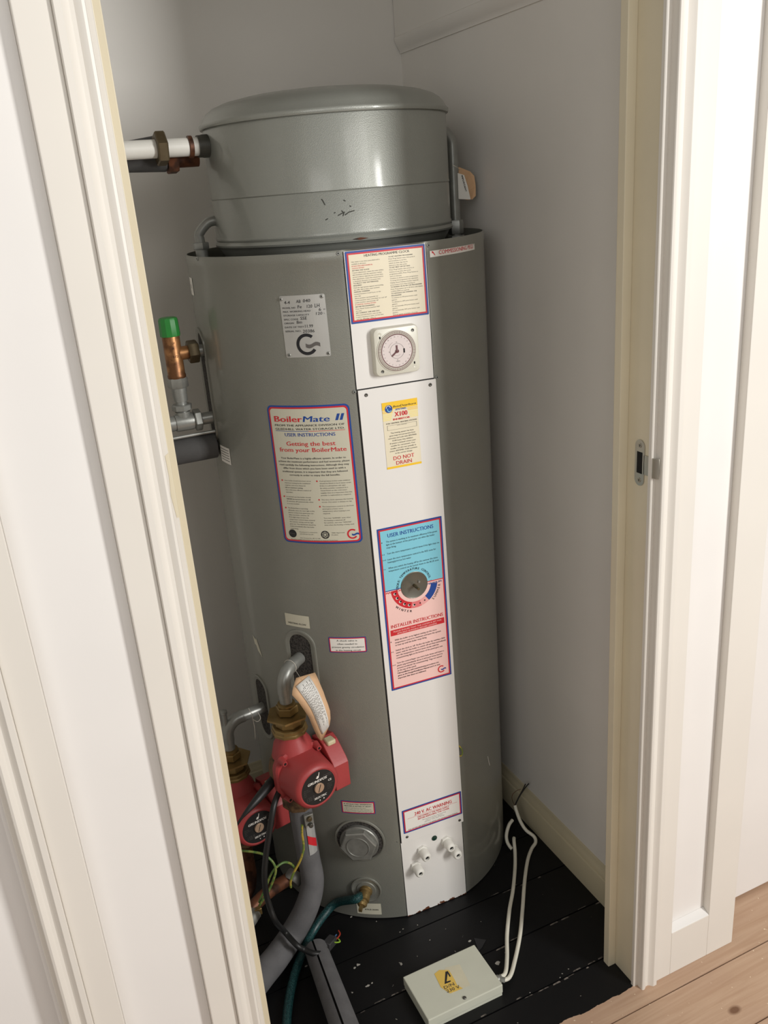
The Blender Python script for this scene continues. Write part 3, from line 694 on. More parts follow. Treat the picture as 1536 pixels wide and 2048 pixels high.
L = sticker('', -80, -74, .655, .70, twist=False); L.poly([(.0, .0), (.35, .2), (.45, .05), (.7, .45), (1, 1), (.5, .75), (.35, .5), (.15, .45)], M_lblg, 1); L.done('torn_label', store)

# ---- slots for pipes
def slot(th, z0, z1, hw, name, twist=False):
    f = cyl(th, 0, twist); pts = []; n = 14
    def ring(w, h):
        P = []
        for i in range(n+1): a = pi*i/n; P.append(f(w*cos(a), z1-hw+w*sin(a), h))
        for i in range(n+1): a = pi+pi*i/n; P.append(f(w*cos(a), z0+hw+w*sin(a), h))
        return P
    mb = MB(); a = [ring(hw*s, h) for s, h in ((1.0, 0), (.99, .0028), (.93, .0036), (.86, .0026), (.76, .0016), (.70, .0016), (.68, .0004))]
    m = len(a[0]); V = [p for r_ in a for p in r_]
    F = [(k*m+i, k*m+(i+1) % m, (k+1)*m+(i+1) % m, (k+1)*m+i) for k in range(len(a)-1) for i in range(m)]
    mb.add(V, F, M_ham); o = mb.build(name, store, smooth=60)
    mb = MB(); r_ = ring(hw*.70, .0007); h = m//2; V = r_; F = [(i, i+1, m-2-i, m-1-i) for i in range(h-1)]
    mb.add(V, F, M_foamb); mb.build('foam_packing', o, smooth=0)
slot(-51.0, .585, .757, .0375, 'pipe_slot')
slot(-93.5, 1.125, 1.365, .036, 'pipe_slot')
slot(-80, .43, .595, .034, 'pipe_slot')

# ---- hex boss cap
th = -34.2; p = rad(th, R-.001, .229); d = outd(th)
mb = MB(); mb.lathe(p, d, [(.0585, 0), (.0575, .003), (.0545, .0035), (.0525, .0015)], M_ham, 48, cap=False); mb.lathe(p, d, [(.001, .0014), (.053, .0014)], M_foamb, 48, cap=False); ring = mb.build('boss_opening', store)
X = Vector((cos(radians(th)), sin(radians(th)), 0))
mb = MB(); mb.lathe(p, d, [(.044, .002), (.0445, .010), (.043, .012)], M_steel, 48); mb.hexn(p, d, .0425, .011, .024, M_steel, 6, radians(8), X)
mb.lathe(p, d, [(.0265, .024), (.0260, .0255), (.0245, .0255), (.0240, .0242), (.001, .0242)], M_steel, 40, cap=False)
mb.build('boss_cap', store, smooth=30, label='large hexagonal grey metal cap')

# ---- drain cock flange
thd = -33.6; pdn = rad(thd, R, .088); dd = outd(thd)
mb = MB(); mb.lathe(pdn, dd, [(.036, 0), (.0355, .0028), (.033, .0034), (.0305, .0015), (.023, .0012), (.022, .003), (.019, .0032), (.001, .0032)], M_ham, 48, cap=False); mb.build('drain_flange', store)

# ---- cable glands and indicator on the bottom panel
def solve_cyl(px, py, r=R+.0016):
    d = ray(px, py); o = CAM-B; a = d.x**2+d.y**2; b = 2*(o.x*d.x+o.y*d.y); c = o.x**2+o.y**2-r*r
    t = (-b-sqrt(b*b-4*a*c))/2/a; q = CAM+d*t; return q
for u, z in [(.0293, .1403), (.0487, .1770), (.110, .1791), (.1255, .1520)]:
    p = fN(u, z, .0016); d = pn(z)
    g = MB(); g.hexn(p, d, .0132, 0, .006, M_pvc, 6, .3); g.lathe(p, d, [(.0098, .006), (.0098, .012), (.0112, .0125), (.0112, .024), (.0102, .0285), (.0080, .0305), (.0052, .0305), (.0050, .026)], M_pvc, 24, cap=False)
    g.lathe(p, d, [(.0052, .0262), (.0005, .0262)], M_hole, 16, cap=False)
    g.build('cable_gland', bot_p, smooth=40)
p = fN(.0818, .1979, .0016); d = pn(.2)
M_dkgreen = mat('dark_green_lens', rgb(26, 56, 46), .2)
mb = MB(); mb.lathe(p, d, [(.0066, 0), (.0066, .0012), (.0052, .0018), (.0005, .0020)], M_dkgreen, 24, cap=False); mb.build('indicator_light', bot_p)
p = solve_cyl(794, 1683, R); screw_at(p, outd(-18), .002, .0008, body, M_ham, 'rivet')

# ---- timer
tm = MB(); Wt = .0883; Ht = .0875
pc = fN(.0788, 1.3202, .0016); tn = pn(1.32); tx = Vector((-tn.y, tn.x, 0)); ty = Vector((0, 0, 1))
rot = radians(-.5)
def tmap(x, y, h): return pc+tx*x+ty*y+tn*h
def rrect(w, h, r, n=6):
    P = []
    for cx, cy, a0 in ((w/2-r, h/2-r, 0), (-w/2+r, h/2-r, 90), (-w/2+r, -h/2+r, 180), (w/2-r, -h/2+r, 270)):
        for i in range(n+1): a = radians(a0+90*i/n); P.append((cx+r*cos(a), cy+r*sin(a)))
    return P
def loft(mb, rings, m, cap=True):
    k = len(rings[0]); V = [p for r_ in rings for p in r_]
    F = [(i*k+j, i*k+(j+1) % k, (i+1)*k+(j+1) % k, (i+1)*k+j) for i in range(len(rings)-1) for j in range(k)]
    if cap: F.append(tuple((len(rings)-1)*k+j for j in range(k)))
    mb.add(V, F, m)
loft(tm, [[tmap(x, y, h) for x, y in rrect(Wt*s, Ht*s, .009*s)] for s, h in ((1.0, -.001), (1.0, .005), (.985, .007), (.985, .012), (.96, .0145), (.94, .015))], M_timer)
timer = tm.build('timer', top_p, smooth=35, label='ivory square timer with round clock dial')
mb = MB(); o = pc+tn*.0150-tx*.001
mb.lathe(o, tn, [(.0385, 0), (.0385, .001), (.0370, .0015)], M_timer, 64); mb.lathe(o, tn, [(.0368, .0014), (.0368, .0016), (.0365, .0016)], M_maroon, 64)
mb.lathe(o, tn, [(.0362, .0015), (.0358, .0024), (.0312, .0024), (.0305, .0018)], M_timer, 64, cap=False)
mb.lathe(o, tn, [(.0308, .0019), (.0288, .0019)], M_maroon, 64, cap=False); mb.lathe(o, tn, [(.0290, .0021), (.0005, .0021)], M_dialf, 64, cap=False)
dial = mb.build('timer_dial', timer, smooth=30)
mb = MB()
LL = Label(flat(o-tx*.04-ty*.04, tx, ty), .08, .08, .0024)
for k in range(96):
    a = 2*pi*k/96; c1, s1 = cos(a), sin(a); w2 = .00042
    LL.mb.add([tmap(-.001+r_*c1-sg*w2*s1, r_*s1+sg*w2*c1, .0150+.0027) for r_, sg in ((.0314, 1), (.0357, 1), (.0357, -1), (.0314, -1))], [(0, 1, 2, 3)], M_maroon)
for k in range(24):
    a = radians(90-15*k-8); t = str((k % 12)+1)
    V, F = glyphs(t); x0 = min(p_[0] for p_ in V); x1 = max(p_[0] for p_ in V); s_ = .0030
    cx, cy = .0262*cos(a), .0262*sin(a)
    LL.mb.add([tmap(-.001+cx+((x-(x0+x1)/2)*sin(a)+(y-.35)*cos(a))*s_, cy+(-(x-(x0+x1)/2)*cos(a)+(y-.35)*sin(a))*s_, .0150+.0025) for x, y in V], F, M_inkg)
LL.disc(.5, .5, .0138, M_inkg, 0, .0134); LL.disc(.5, .5, .0088, M_inkg, 0, .0085, 230, 310); LL.disc(.5, .5, .0180, M_inkg, 0, .0177, 115, 155)
LL.rect(.47, .37+.0, .53, .375, M_inkg, 0)
LL.text('12', .485, .515, .315, .03, M_inkg, 0); LL.text('6', .49, .51, .715, .03, M_inkg, 0); LL.text('9', .30, .32, .52, .03, M_inkg, 0)
LL.rect(.655, .46, .69, .56, M_hole, 1, .001); LL.text('TIMER', .46, .56, .745, .02, M_inkg, 0)
LL.done('dial_marks', dial) if 0 else LL.mb.build('dial_marks', timer, smooth=0)
mb = MB()
def handp(a, l, w2):
    a = radians(a); c1, s1 = cos(a), sin(a)
    P = [(-.001+r_*c1-sg*w2*s1, r_*s1+sg*w2*c1) for r_, sg in ((-.002, 1), (l, 1), (l, -1), (-.002, -1))]
    mb.add([tmap(x, y, .0185) for x, y in P]+[tmap(x, y, .0176) for x, y in P], [(0, 3, 2, 1), (0, 1, 5, 4), (1, 2, 6, 5), (2, 3, 7, 6), (3, 0, 4, 7)], M_maroon)
handp(92, .0105, .0013); handp(218, .0135, .0013); mb.lathe(o, tn, [(.0032, .002), (.0032, .0042), (.0015, .0048)], M_maroon, 16)
mb.build('clock_hands', timer, smooth=0)
for x, y, hole in [(-.0315, .033, 1), (.0325, .033, 0), (-.031, -.0345, 0), (.0325, -.032, 1)]:
    mb = MB(); mb.lathe(pc+tx*x+ty*y+tn*.0148, tn, [(.0032, 0), (.0030, .0006), (.0024, .0004), (.0005, .0004)], M_timer if hole else M_scrw, 16, cap=False)
    if hole:
        sgn = -1 if y > 0 else 1
        mb.box((-.0013, -.0022, 0), (.0013, .0022, .0005), M_hole, T=lambda q: pc+tx*(x+q.x)+ty*(y+sgn*.006+q.y)+tn*(.0149+q.z))
    mb.build('fixing', timer)

# ---- cistern on top
prof = [(.185, 1.458), (.205, 1.470), (.225, 1.492), (.2335, 1.506), (.2365, 1.511), (.2415, 1.513), (.2425, 1.5165), (.2405, 1.520), (.2385, 1.522), (.240, 1.5255), (.2405, 1.529), (RC, 1.5315),
        (RC, 1.5985), (RC-.0012, 1.6), (RC+.0006, 1.6015), (RC+.0006, 1.604), (RC, 1.606), (RC, 1.724), (RC-.003, 1.730)]
mb = MB(); mb.lathe((B.x, B.y, 0), (0, 0, 1), prof, M_ham2, 192, cap=False)
cist = mb.build('cistern', store, smooth=40, label='round grey metal header tank')
mb = MB(); mb.lathe((B.x, B.y, 0), (0, 0, 1), [(RC-.002, 1.7265), (RC+.0040, 1.7265), (RC+.0052, 1.729), (RC+.0052, 1.7335), (RC+.003, 1.7365), (RC+.0005, 1.739), (RC-.003, 1.7455), (RC-.010, 1.7535), (RC-.022, 1.7615), (RC-.040, 1.768), (RC-.075, 1.775), (RC-.13, 1.781), (.02, 1.784), (.001, 1.784)], M_ham2, 192, cap=False)
mb.build('lid', cist, smooth=50)
mb = MB(); f = cyl(0, 0, False, RC)
def cz(px, py):
    d = ray(px, py); o_ = CAM-B; r_ = RC+.0005; a = d.x**2+d.y**2; b = 2*(o_.x*d.x+o_.y*d.y); c = o_.x**2+o_.y**2-r_*r_
    q = CAM+d*((-b-sqrt(b*b-4*a*c))/2/a); return (RC*atan2(q.x-B.x, -(q.y-B.y)), q.z)
M_scuff = mat('black_scuff', rgb(52, 52, 46), .7)
for S in [[(643, 398), (646, 402), (650, 410)], [(651, 440), (656, 437)], [(676, 431), (683, 427), (690, 424)], [(690, 430), (698, 424), (709, 421)], [(687, 400), (691, 402)], [(699, 411), (702, 413)], [(683, 421), (688, 426), (686, 432)], [(668, 426), (671, 425)]]:
    mb = MB(); streak(f, [cz(*p) for p in S], .0016, M_scuff); mb.build('scuff_mark', cist, smooth=0)
mb = MB(); a, b, c = 704, 735, 469
u_, z_ = cz(a, c); u2, _ = cz(b, c)
V = [rad(degrees((u_+(u2-u_)*i/6)/RC), .2432, 1.5165+.0022*s_*(1-abs(i-3)/3.3)) for s_ in (1, -1) for i in range(7)]
mb.add(V, [(i, i+1, 8+i, 7+i) for i in range(6)], M_rust); mb.build('rust_patch', cist, smooth=0)

# pipes between cistern and drum
def pipe_thing(name, pts, r, m, label, cat, nuts=(), group=None, seg=18, extra=None):
    t = thing(name, pts[0], label, cat, group)
    MB().tube(pts, r, m, seg).build('tube', t)
    for o_, d_, rr, h0, h1, mm in nuts:
        MB().hexn(o_, d_, rr, h0, h1, mm).build('nut', t)
    return t
a = rad(82.5, .2665); q = rad(82.5, RC-.004)
mb = MB(); mb.tube([(q.x, q.y, 1.700), (q.x+(a.x-q.x)*.45, q.y+(a.y-q.y)*.45, 1.699), (a.x-.001, a.y, 1.680), (a.x+.001, a.y, 1.655), (a.x+.001, a.y, 1.60), (a.x+.001, a.y, 1.47)], .0108, M_greypaint, 18)
mb.lathe((a.x+.001, a.y, 1.633), (0, 0, 1), [(.0118, 0), (.0118, .002)], M_greypaint, 18); vp = mb.build('vent_pipe', store)
mb = MB(); mb.hexn((a.x+.001, a.y, 1.482), (0, 0, 1), .0175, 0, .010, M_greypaint); mb.hexn((a.x+.001, a.y, 1.495), (0, 0, 1), .0165, 0, .028, M_greypaint); mb.build('nut', vp)
thx = -97; a = rad(thx, .2735); q = rad(thx, RC-.004)
mb = MB(); mb.tube([(q.x, q.y, 1.5635), (q.x+(a.x-q.x)*.5, q.y+(a.y-q.y)*.5, 1.560), (a.x, a.y, 1.541), (a.x, a.y, 1.525), (a.x, a.y, 1.46)], .0095, M_greypaint, 18); fp = mb.build('feed_pipe', store)
mb = MB(); mb.hexn((a.x, a.y, 1.512), (0, 0, 1), .0165, 0, .013, M_greypaint); mb.lathe((a.x, a.y, 1.46), (0, 0, 1), [(.012, 0), (.012, .052)], M_greypaint, 16); mb.build('nut', fp)

# luggage tag on vent pipe
tg = thing('card_tag', atY(916, 345, 1.64), 'curled brown card tag hanging against the wall behind the cistern', 'tag')
pts = [(917, 334), (940, 343), (948, 352), (951, 372), (951, 392), (944, 399), (934, 400), (917, 396)]
mb = MB(); V = [atY(x, y, 1.70+(.018 if x > 936 else 0)) for x, y in pts]; mb.add(V, [tuple(range(len(V)))], M_kraft); o = mb.build('card', tg, smooth=0); sm = o.modifiers.new('thickness', 'SOLIDIFY'); sm.thickness = .0006
mb = MB(); V = [atY(x, y, 1.696) for x, y in [(915, 346), (928, 350), (935, 372), (941, 399), (917, 398)]]; mb.add(V, [(0, 1, 2, 3, 4)], M_paper); lo = mb.build('paper_label', tg, smooth=0); sm = lo.modifiers.new('thickness', 'SOLIDIFY'); sm.thickness = .0004
LT = Label(flat(atY(918, 350, 1.6945), atY(929, 392, 1.6945)-atY(918, 350, 1.6945), atY(930, 348, 1.6945)-atY(918, 351, 1.6945)), .042, .012, 0)
LT.text('IMPORTANT', .05, .85, .6, .30, M_ink, 1, bold=.03); LT.mb.build('tag_print', lo, smooth=0)
mb = MB(); mb.tube([atY(905, 330, 1.655), atY(913, 334, 1.66), atY(920, 340, 1.695)], .0006, M_string, 6); mb.build('string', tg)

# ================================================================== OVERFLOW PIPE (upper left)
y_ = 1.742
P0 = atY(413, 292, y_); zc = P0.z
ov = thing('overflow_pipe', (P0.x, y_, zc), 'white plastic pipe with brass nut running left from the round header tank', 'pipe')
x_c = .4475
MB().tube([(x_c-.02, y_, zc), (.051, y_, zc)], .0163, M_pvc, 24, sm=False).build('tube', ov)
mb = MB(); mb.lathe((x_c+.004, y_, zc), (-1, 0, 0), [(.0205, 0), (.0205, .014), (.0195, .018), (.0195, .024)], M_black if 0 else mat('dark_grey_fitting', rgb(70, 69, 62), .5), 24); mb.build('connector', ov)
mb = MB(); mb.lathe((.418, y_, zc), (-1, 0, 0), [(.0172, 0), (.0196, .001), (.0196, .0078), (.0172, .009)], M_copper, 24); mb.build('olive_ring', ov)
mb = MB(); mb.hexn((.368, y_, zc), (-1, 0, 0), .0305, 0, .019, M_dkbrass, 6, .25); mb.build('nut', ov)
P1 = atY(330, 318, y_+.03)
lg = thing('lagged_pipe', (P1.x, y_+.04, zc-.02), 'dark grey lagged pipe running behind the white overflow pipe', 'pipe')
MB().tube([(.370, y_+.049, zc-.006), (.30, y_+.046, zc-.009), (.051, y_+.046, zc-.011)], [.033, .027, .0245], M_foamd, 20, sm=False).build('lagging', lg)
mb = MB(); mb.hexn((.394, y_+.042, zc-.020), (-1, 0, 0), .025, 0, .02, M_copper, 6, .1); mb.lathe((.435, y_+.042, zc-.018), (-1, 0, 0), [(.0155, 0), (.0155, .05)], M_copper, 16); mb.build('nut', lg)

# ================================================================== SAFETY VALVE (left)
sv = thing('safety_valve', (.325, y_, 1.30), 'brass relief valve with green cap on the left of the cylinder', 'valve')
vx = .3215; zt = 1.322
mb = MB(); mb.lathe((vx, y_, 1.275), (0, 0, 1), [(.0175, 0), (.0182, .002), (.0182, .006), (.0172, .008), (.0172, .082), (.0165, .086)], M_bronze, 28)
mb.lathe((vx, y_, zt), (1, 0, 0), [(.0135, .010), (.0135, .030), (.0165, .033)], M_bronze, 20)
vb = mb.build('valve_body', sv, smooth=40)
mb = MB(); mb.lathe((vx, y_, 1.358), (0, 0, 1), [(.0195, 0), (.0200, .003), (.0192, .031), (.0175, .035), (.015, .036)], M_green, 12); mb.build('cap', sv, smooth=25, label='green plastic cap')
mb = MB(); mb.hexn((vx, y_, zt), (1, 0, 0), .0230, .029, .049, M_steel if 0 else M_dkbrass, 6, .2); mb.build('nut', sv)
mb = MB(); mb.lathe((vx, y_, zt), (1, 0, 0), [(.0125, .045), (.0125, .085)], M_greypaint, 20); mb.build('inlet_pipe', sv)
mb = MB(); mb.hexn((vx, y_, 1.2555), (0, 0, 1), .0205, 0, .020, M_steel, 6, .2); mb.lathe((vx, y_, 1.228), (0, 0, 1), [(.0140, 0), (.0150, .014), (.0155, .028)], M_greypaint, 20); mb.build('lower_nut', sv)
# letters cast on valve body
LV = Label(flat(Vector((vx-.010, y_-.0178, 1.30)), (1, 0, 0), (0, 0, 1)), .02, .05, .0002)
for t, v in (('GV', .12), ('B', .32), ('1/2', .65), ('E', .92)): LV.text(t, .35, .35+.16*len(t), v, .09, M_copper, 1)
LV.mb.build('cast_letters', vb, smooth=0)
# pipe with tee below it
tp = thing('tee_pipe', (vx, y_, 1.184), 'grey pipe with tee and hex nuts below the green-capped valve', 'pipe')
mb = MB(); mb.lathe((vx, y_, 1.187), (0, 0, 1), [(.0115, 0), (.0115, .045)], M_greypaint, 20); mb.tube([(.051, y_, 1.184), (.345, y_, 1.184)], .0155, M_greypaint, 20, sm=False); mb.lathe((vx-.018, y_, 1.184), (1, 0, 0), [(.0175, 0), (.0180, .004), (.0180, .032), (.0175, .036)], M_greypaint, 20); mb.lathe((vx, y_, 1.19), (0, 0, 1), [(.0145, 0), (.0150, .016)], M_greypaint, 20)
mb.lathe((.34, y_, 1.184), (1, 0, 0), [(.0125, 0), (.0125, .055)], M_greypaint, 20); mb.build('tube', tp)
mb = MB(); mb.hexn((vx, y_, 1.209), (0, 0, 1), .0205, 0, .012, M_greypaint, 8); mb.build('nut', tp)
mb = MB(); mb.hexn((.342, y_, 1.184), (1, 0, 0), .0225, 0, .014, M_greypaint, 6, .2); mb.build('nut', tp)
lg2 = thing('lagged_pipe', (.30, 1.742, 1.12), 'dark grey lagged horizontal pipe below the tee on the left', 'pipe')
MB().tube([(.051, y_, 1.125), (.377, y_, 1.125)], .0268, M_foamd, 24, sm=False).build('lagging', lg2)
MB().tube([(.051, y_, 1.125), (.40, y_, 1.125)], .0125, M_black, 16, sm=False).build('tube', lg2)
mb = MB(); mb.tube([(.052, y_-.01, 1.1545), (.375, y_-.01, 1.1565), (.386, y_-.012, 1.150), (.392, y_-.02, 1.125)], .0035, M_greypaint, 10); tag(mb.build('capillary_tube'), 'thin grey rod bent over the dark lagged pipe below the tee', 'tube')

# ================================================================== FLOW PIPE AND PUMPS
ex = rad(-51.7, R-.01, .690); o_d = outd(-51.7)
vxy = Vector((.394, 1.511, 0))
def flow_pipe(name, label, ex, o_d, vxy, zb, r=.0130):
    t = thing(name, (vxy.x, vxy.y, zb), label, 'pipe')
    z = ex.z; L_ = (Vector((vxy.x, vxy.y, z))-ex).length
    hd = (Vector((vxy.x, vxy.y, z))-ex).normalized(); c = Vector((vxy.x, vxy.y, z)); er = .034
    P = [ex]; P.append(c-hd*er*1.05)
    arc = [c-hd*er+Vector((0, 0, -er))+hd*er*sin(a)+Vector((0, 0, er*cos(a))) for a in [radians(k*90/10) for k in range(11)]]
    P = [ex, c-hd*er*1.02]+arc+[Vector((vxy.x, vxy.y, zb))]
    MB().tube(P, r, M_greypaint, 24, sm=False).build('tube', t)
    mb = MB(); mb.tube([arc[0]-hd*.010]+arc+[arc[-1]-Vector((0, 0, .012))], r+.0013, M_greypaint, 24, sm=False); mb.build('elbow', t)
    return t
flow_pipe('flow_pipe', 'grey elbow pipe leaving the oval slot above the front red pump', ex, o_d, vxy, .61)

def make_pump(P):
    t = thing('circulation_pump', P, 'red circulation pump with round black name disc in front of the cylinder', 'pump')
    P = Vector(P); a = Vector((.184, -.983, 0)).normalized(); r = Vector((.983, .184, 0)).normalized(); U = Vector((0, 0, 1))
    def m(x, y, s): return P+r*x+U*y+a*s
    # volute
    mb = MB(); mb.lathe(P, a, [(.030, -.034), (.046, -.028), (.054, -.014), (.056, .004), (.054, .018)], M_cast, 36); mb.lathe(P+U*-.072, U, [(.027, 0), (.0265, .03)], M_cast, 8); mb.lathe(P, U, [(.026, .03), (.025, .078)], M_red, 24)
    mb.build('volute', t, smooth=40, label='brown cast iron pump casing')
    # motor flange and dome
    mb = MB(); S = []
    for w, rr, s in ((.108, .036, .012), (.117, .038, .016), (.118, .038, .030), (.112, .038, .034)): S.append([m(x, y, s) for x, y in rrect(w, w, rr, 8)])
    k = len(S[0]); S = [q for q in S]; loft(mb, S, M_red); 
    mb.lathe(P, a, [(.0565, .032), (.054, .045), (.0515, .085), (.0505, .092), (.048, .0965), (.0445, .0985), (.0425, .0995), (.0405, .0988), (.0005, .0985)], M_red, 56, cap=False)
    motor = mb.build('motor', t, smooth=38)
    for x, y in ((-.044, .050), (.040, .050), (-.043, -.043), (.043, -.043)):
        mb = MB(); mb.tube([m(x*.98, y*.98, .03), m(x*.97, y*.97, .048)], [.0085, .0055], M_red, 14, sm=False); mb.lathe(m(x*.97, y*.97, .048), a, [(.0032, -.0008), (.0032, .0004), (.0005, .0004)], M_hole, 6, cap=False); mb.build('screw_boss', motor)
    # terminal box on the right
    mb = MB(); prof_ = [(.000, .050), (.030, .058), (.046, .052), (.078, .022), (.083, .014), (.084, -.044), (.078, -.048), (.008, -.048), (.0, -.04)]
    mb.prism([m(.049, z, s) for s, z in prof_], r*.036, M_red); tb = mb.build('terminal_box', t, smooth=20, bevel=.0015)
    mb = MB(); mb.box((.056, .047, .034), (.076, .058, .056), M_ivory, T=lambda q: m(q.x, q.y, q.z)); mb.build('gland_plug', tb, bevel=.003)
    mb = MB(); mb.box((.052, .0455, .030), (.078, .0525, .044), M_hole, T=lambda q: m(q.x, q.y, q.z)); mb.build('plug_slot', tb)
    mb = MB(); mb.box((.0795, -.047, .004), (.0815, .045, .008), M_hole, T=lambda q: m(q.x, q.y, q.z)); mb.build('box_seam', tb)
    # name disc
    L = Label(flat(m(-.0395, -.0395, .0986), r, U), .079, .079, .0002)
    L.disc(.5, .5, .0395, M_black, 1)
    L.text('GRUNDFOS', .20, .78, .34, .075, M_lblw, 2, bold=.04, shear=.25)
    L.poly([(.47, .20), (.50, .15), (.53, .16), (.56, .06), (.575, .07), (.55, .17), (.54, .215), (.50, .235), (.47, .22), (.45, .19)], M_lblw, 2)
    L.text('C\u20ac' if 0 else 'CE', .80, .90, .46, .06, M_lblw, 2, bold=.02)
    L.text('SELECTRIC', .34, .72, .83, .06, M_lblw, 2, bold=.03, shear=.25)
    L.para(['UPS 15-50', 'PN 10  TF 110', 'IP 42', 'Cl. H'], .07, .25, .40, .62, M_inkg, 0, 'L', .5, 2)
    L.para(['230 V 50 Hz', 'I 0.40 A', 'P1 80 W', '2.5 uF'], .76, .96, .50, .70, M_inkg, 0, 'L', .5, 2)
    L.para(['1  0.20  45', '2  0.30  65', '3  0.40  80'], .13, .36, .66, .80, M_inkg, 0, 'L', .6, 2)
    L.text('P/N 59544', .68, .90, .24, .03, M_inkg, 2); L.text('MADE IN EU', .68, .92, .29, .03, M_inkg, 2)
    L.poly([(.48, .89), (.52, .89), (.50, .93)], M_lblw, 2); L.poly([(.60, .91), (.62, .86), (.64, .91)], M_lblw, 2)
    disc = L.mb.build('name_disc', t, smooth=0, label='black round disc with white lettering')
    mb = MB(); mb.lathe(m(0, 0, .0990), a, [(.0132, 0), (.0130, .0012), (.0118, .0014)], M_black, 32); mb.lathe(m(0, 0, .0990), a, [(.0112, .0012), (.0112, .0042), (.0104, .005), (.0005, .005)], M_bronze if 0 else mat('screw_plug_bronze', rgb(190, 160, 134), .4, .4), 32, cap=False)
    mb.box((-.0008, -.009, .1041), (.0008, .009, .1044), M_hole, T=lambda q: m(q.x*.8+q.y*.35, q.y*.93-q.x*.35, q.z)); mb.build('screw_plug', disc)
    # unions above
    mb = MB(); o_ = P
    o_ = P+U*.014; mb.lathe(P+a*.004, U, [(.046, .035), (.040, .060), (.030, .076), (.028, .086)], M_red, 24)
    mb.lathe(o_, U, [(.034, .070), (.0385, .073), (.0385, .078), (.0365, .080), (.0365, .086), (.034, .088)], M_brass, 10); mb.hexn(o_, U, .0285, .088, .110, M_brass, 8); mb.hexn(o_, U, .0235, .116, .134, M_brass, 6); mb.lathe(o_, U, [(.0185, .134), (.0185, .139), (.0145, .141)], M_brass, 20)
    mb.build('union', t, smooth=30)
    mb = MB(); pl = [(.046, .004), (.020, .040), (-.026, .036), (-.046, -.004), (-.020, -.040), (.026, -.036)]
    mb.prism([m(x, .124, y) for x, y in pl], U*.0045, M_brass); mb.build('union_plate', t)
    mb = MB(); mb.hexn(P-U*.100, U, .037, 0, .034, M_cast, 8); mb.build('lower_union', t)
    return t
pump = make_pump((.394, 1.511, .468))
def copy_tree(o, parent=None):
    c = o.copy(); C.objects.link(c); c.parent = parent
    if parent: c.matrix_parent_inverse = o.matrix_parent_inverse.copy()
    for ch in list(o.children): copy_tree(ch, c)
    return c
SH = Vector((-.101, .162, -.178))
pump2 = copy_tree(pump); pump2.location = pump.location+SH
pump2['label'] = 'darker red pump half hidden behind the left door frame'
ex2 = Vector((rad(-80, R-.01).x, rad(-80, R-.01).y, .690-.178))
flow_pipe('return_pipe', 'dim grey elbow pipe above the shaded rear pump', ex2, None, vxy+SH, .61-.178)
# air vent stub on that elbow
mb = MB(); q = Vector((vxy.x+SH.x, vxy.y+SH.y, .690-.178)); mb.lathe(q+Vector((0, 0, -.005)), (0, 0, 1), [(.006, 0), (.006, .028), (.0075, .030), (.0075, .036), (.003, .038)], M_greypaint, 14); tag(mb.build('air_vent'), 'small stub air vent on the rear elbow pipe', 'air vent')

# card tag with string
M_ct = thing('card_tag', (.40, 1.47, .66), 'brown card tag with white paper hanging over the front red pump', 'tag')
def tagpt(x, y, dy=0):
    s = (y-1345)/130.0; return atY(x, y, 1.452-.026*sin(pi*min(1, max(0, s)))-.012*s+dy)
Lft = [(592, 1356), (589, 1366), (585, 1380), (584, 1390), (597, 1404), (608, 1420), (618, 1435), (626, 1455), (635, 1474), (640, 1480)]
Rgt = [(630, 1345), (636, 1358), (641, 1370), (647, 1384), (651, 1396), (656, 1409), (660, 1422), (661, 1437), (659, 1450), (645, 1481)]
def ribbon(Lf, Rt, m, name, dy, parent, th):
    mb = MB(); n = len(Lf); kk = 4; V = []
    for l_, r_ in zip(Lf, Rt):
        for j in range(kk+1):
            q = j/kk; V.append(tagpt(l_[0]+(r_[0]-l_[0])*q, l_[1]+(r_[1]-l_[1])*q, dy-.003*sin(pi*q)))
    mb.add(V, [(i*(kk+1)+j, (i+1)*(kk+1)+j, (i+1)*(kk+1)+j+1, i*(kk+1)+j+1) for i in range(n-1) for j in range(kk)], m)
    o_ = mb.build(name, parent, smooth=60); s_ = o_.modifiers.new('thickness', 'SOLIDIFY'); s_.thickness = th; s_.offset = 0; return o_
ribbon(Lft, Rgt, M_kraft, 'card', 0, M_ct, .0006)
WL = [(592, 1373), (603, 1389), (613, 1403), (623, 1419), (631, 1437), (638, 1455), (644, 1470)]
WR = [(618, 1351), (627, 1365), (635, 1379), (643, 1397), (650, 1415), (656, 1436), (658, 1453)]
pl_ = ribbon(WL, WR, M_paper, 'paper_label', -.0036, M_ct, .0003)
mb = MB()
for k in range(9):
    q = .12+.092*k; P_ = []
    i0, i1 = .3+rnd.uniform(0, .5), 5.4+rnd.uniform(-1.5, .2)
    t_ = i0
    while t_ < i1:
        l_ = rnd.uniform(.12, .35); t2 = min(i1, t_+l_); A = []
        for tt, dq in ((t_, 0), (t2, 0), (t2, .022), (t_, .022)):
            i = min(5, int(tt)); fr = tt-i; lx = WL[i][0]+(WL[i+1][0]-WL[i][0])*fr; ly = WL[i][1]+(WL[i+1][1]-WL[i][1])*fr; rx = WR[i][0]+(WR[i+1][0]-WR[i][0])*fr; ry = WR[i][1]+(WR[i+1][1]-WR[i][1])*fr
            A.append(tagpt(lx+(rx-lx)*(q+dq), ly+(ry-ly)*(q+dq), -.0036-.0006-.003*sin(pi*(q+dq))))
        mb.add(A, [(0, 1, 2, 3)], M_inkg); t_ = t2+rnd.uniform(.05, .12)
mb.build('tag_print', pl_, smooth=0)
hp_ = tagpt(602, 1360, -.001)
mb = MB(); mb.lathe(hp_, (0, -1, 0), [(.0022, 0), (.0022, .0006)], M_hole, 14); mb.build('eyelet', M_ct)
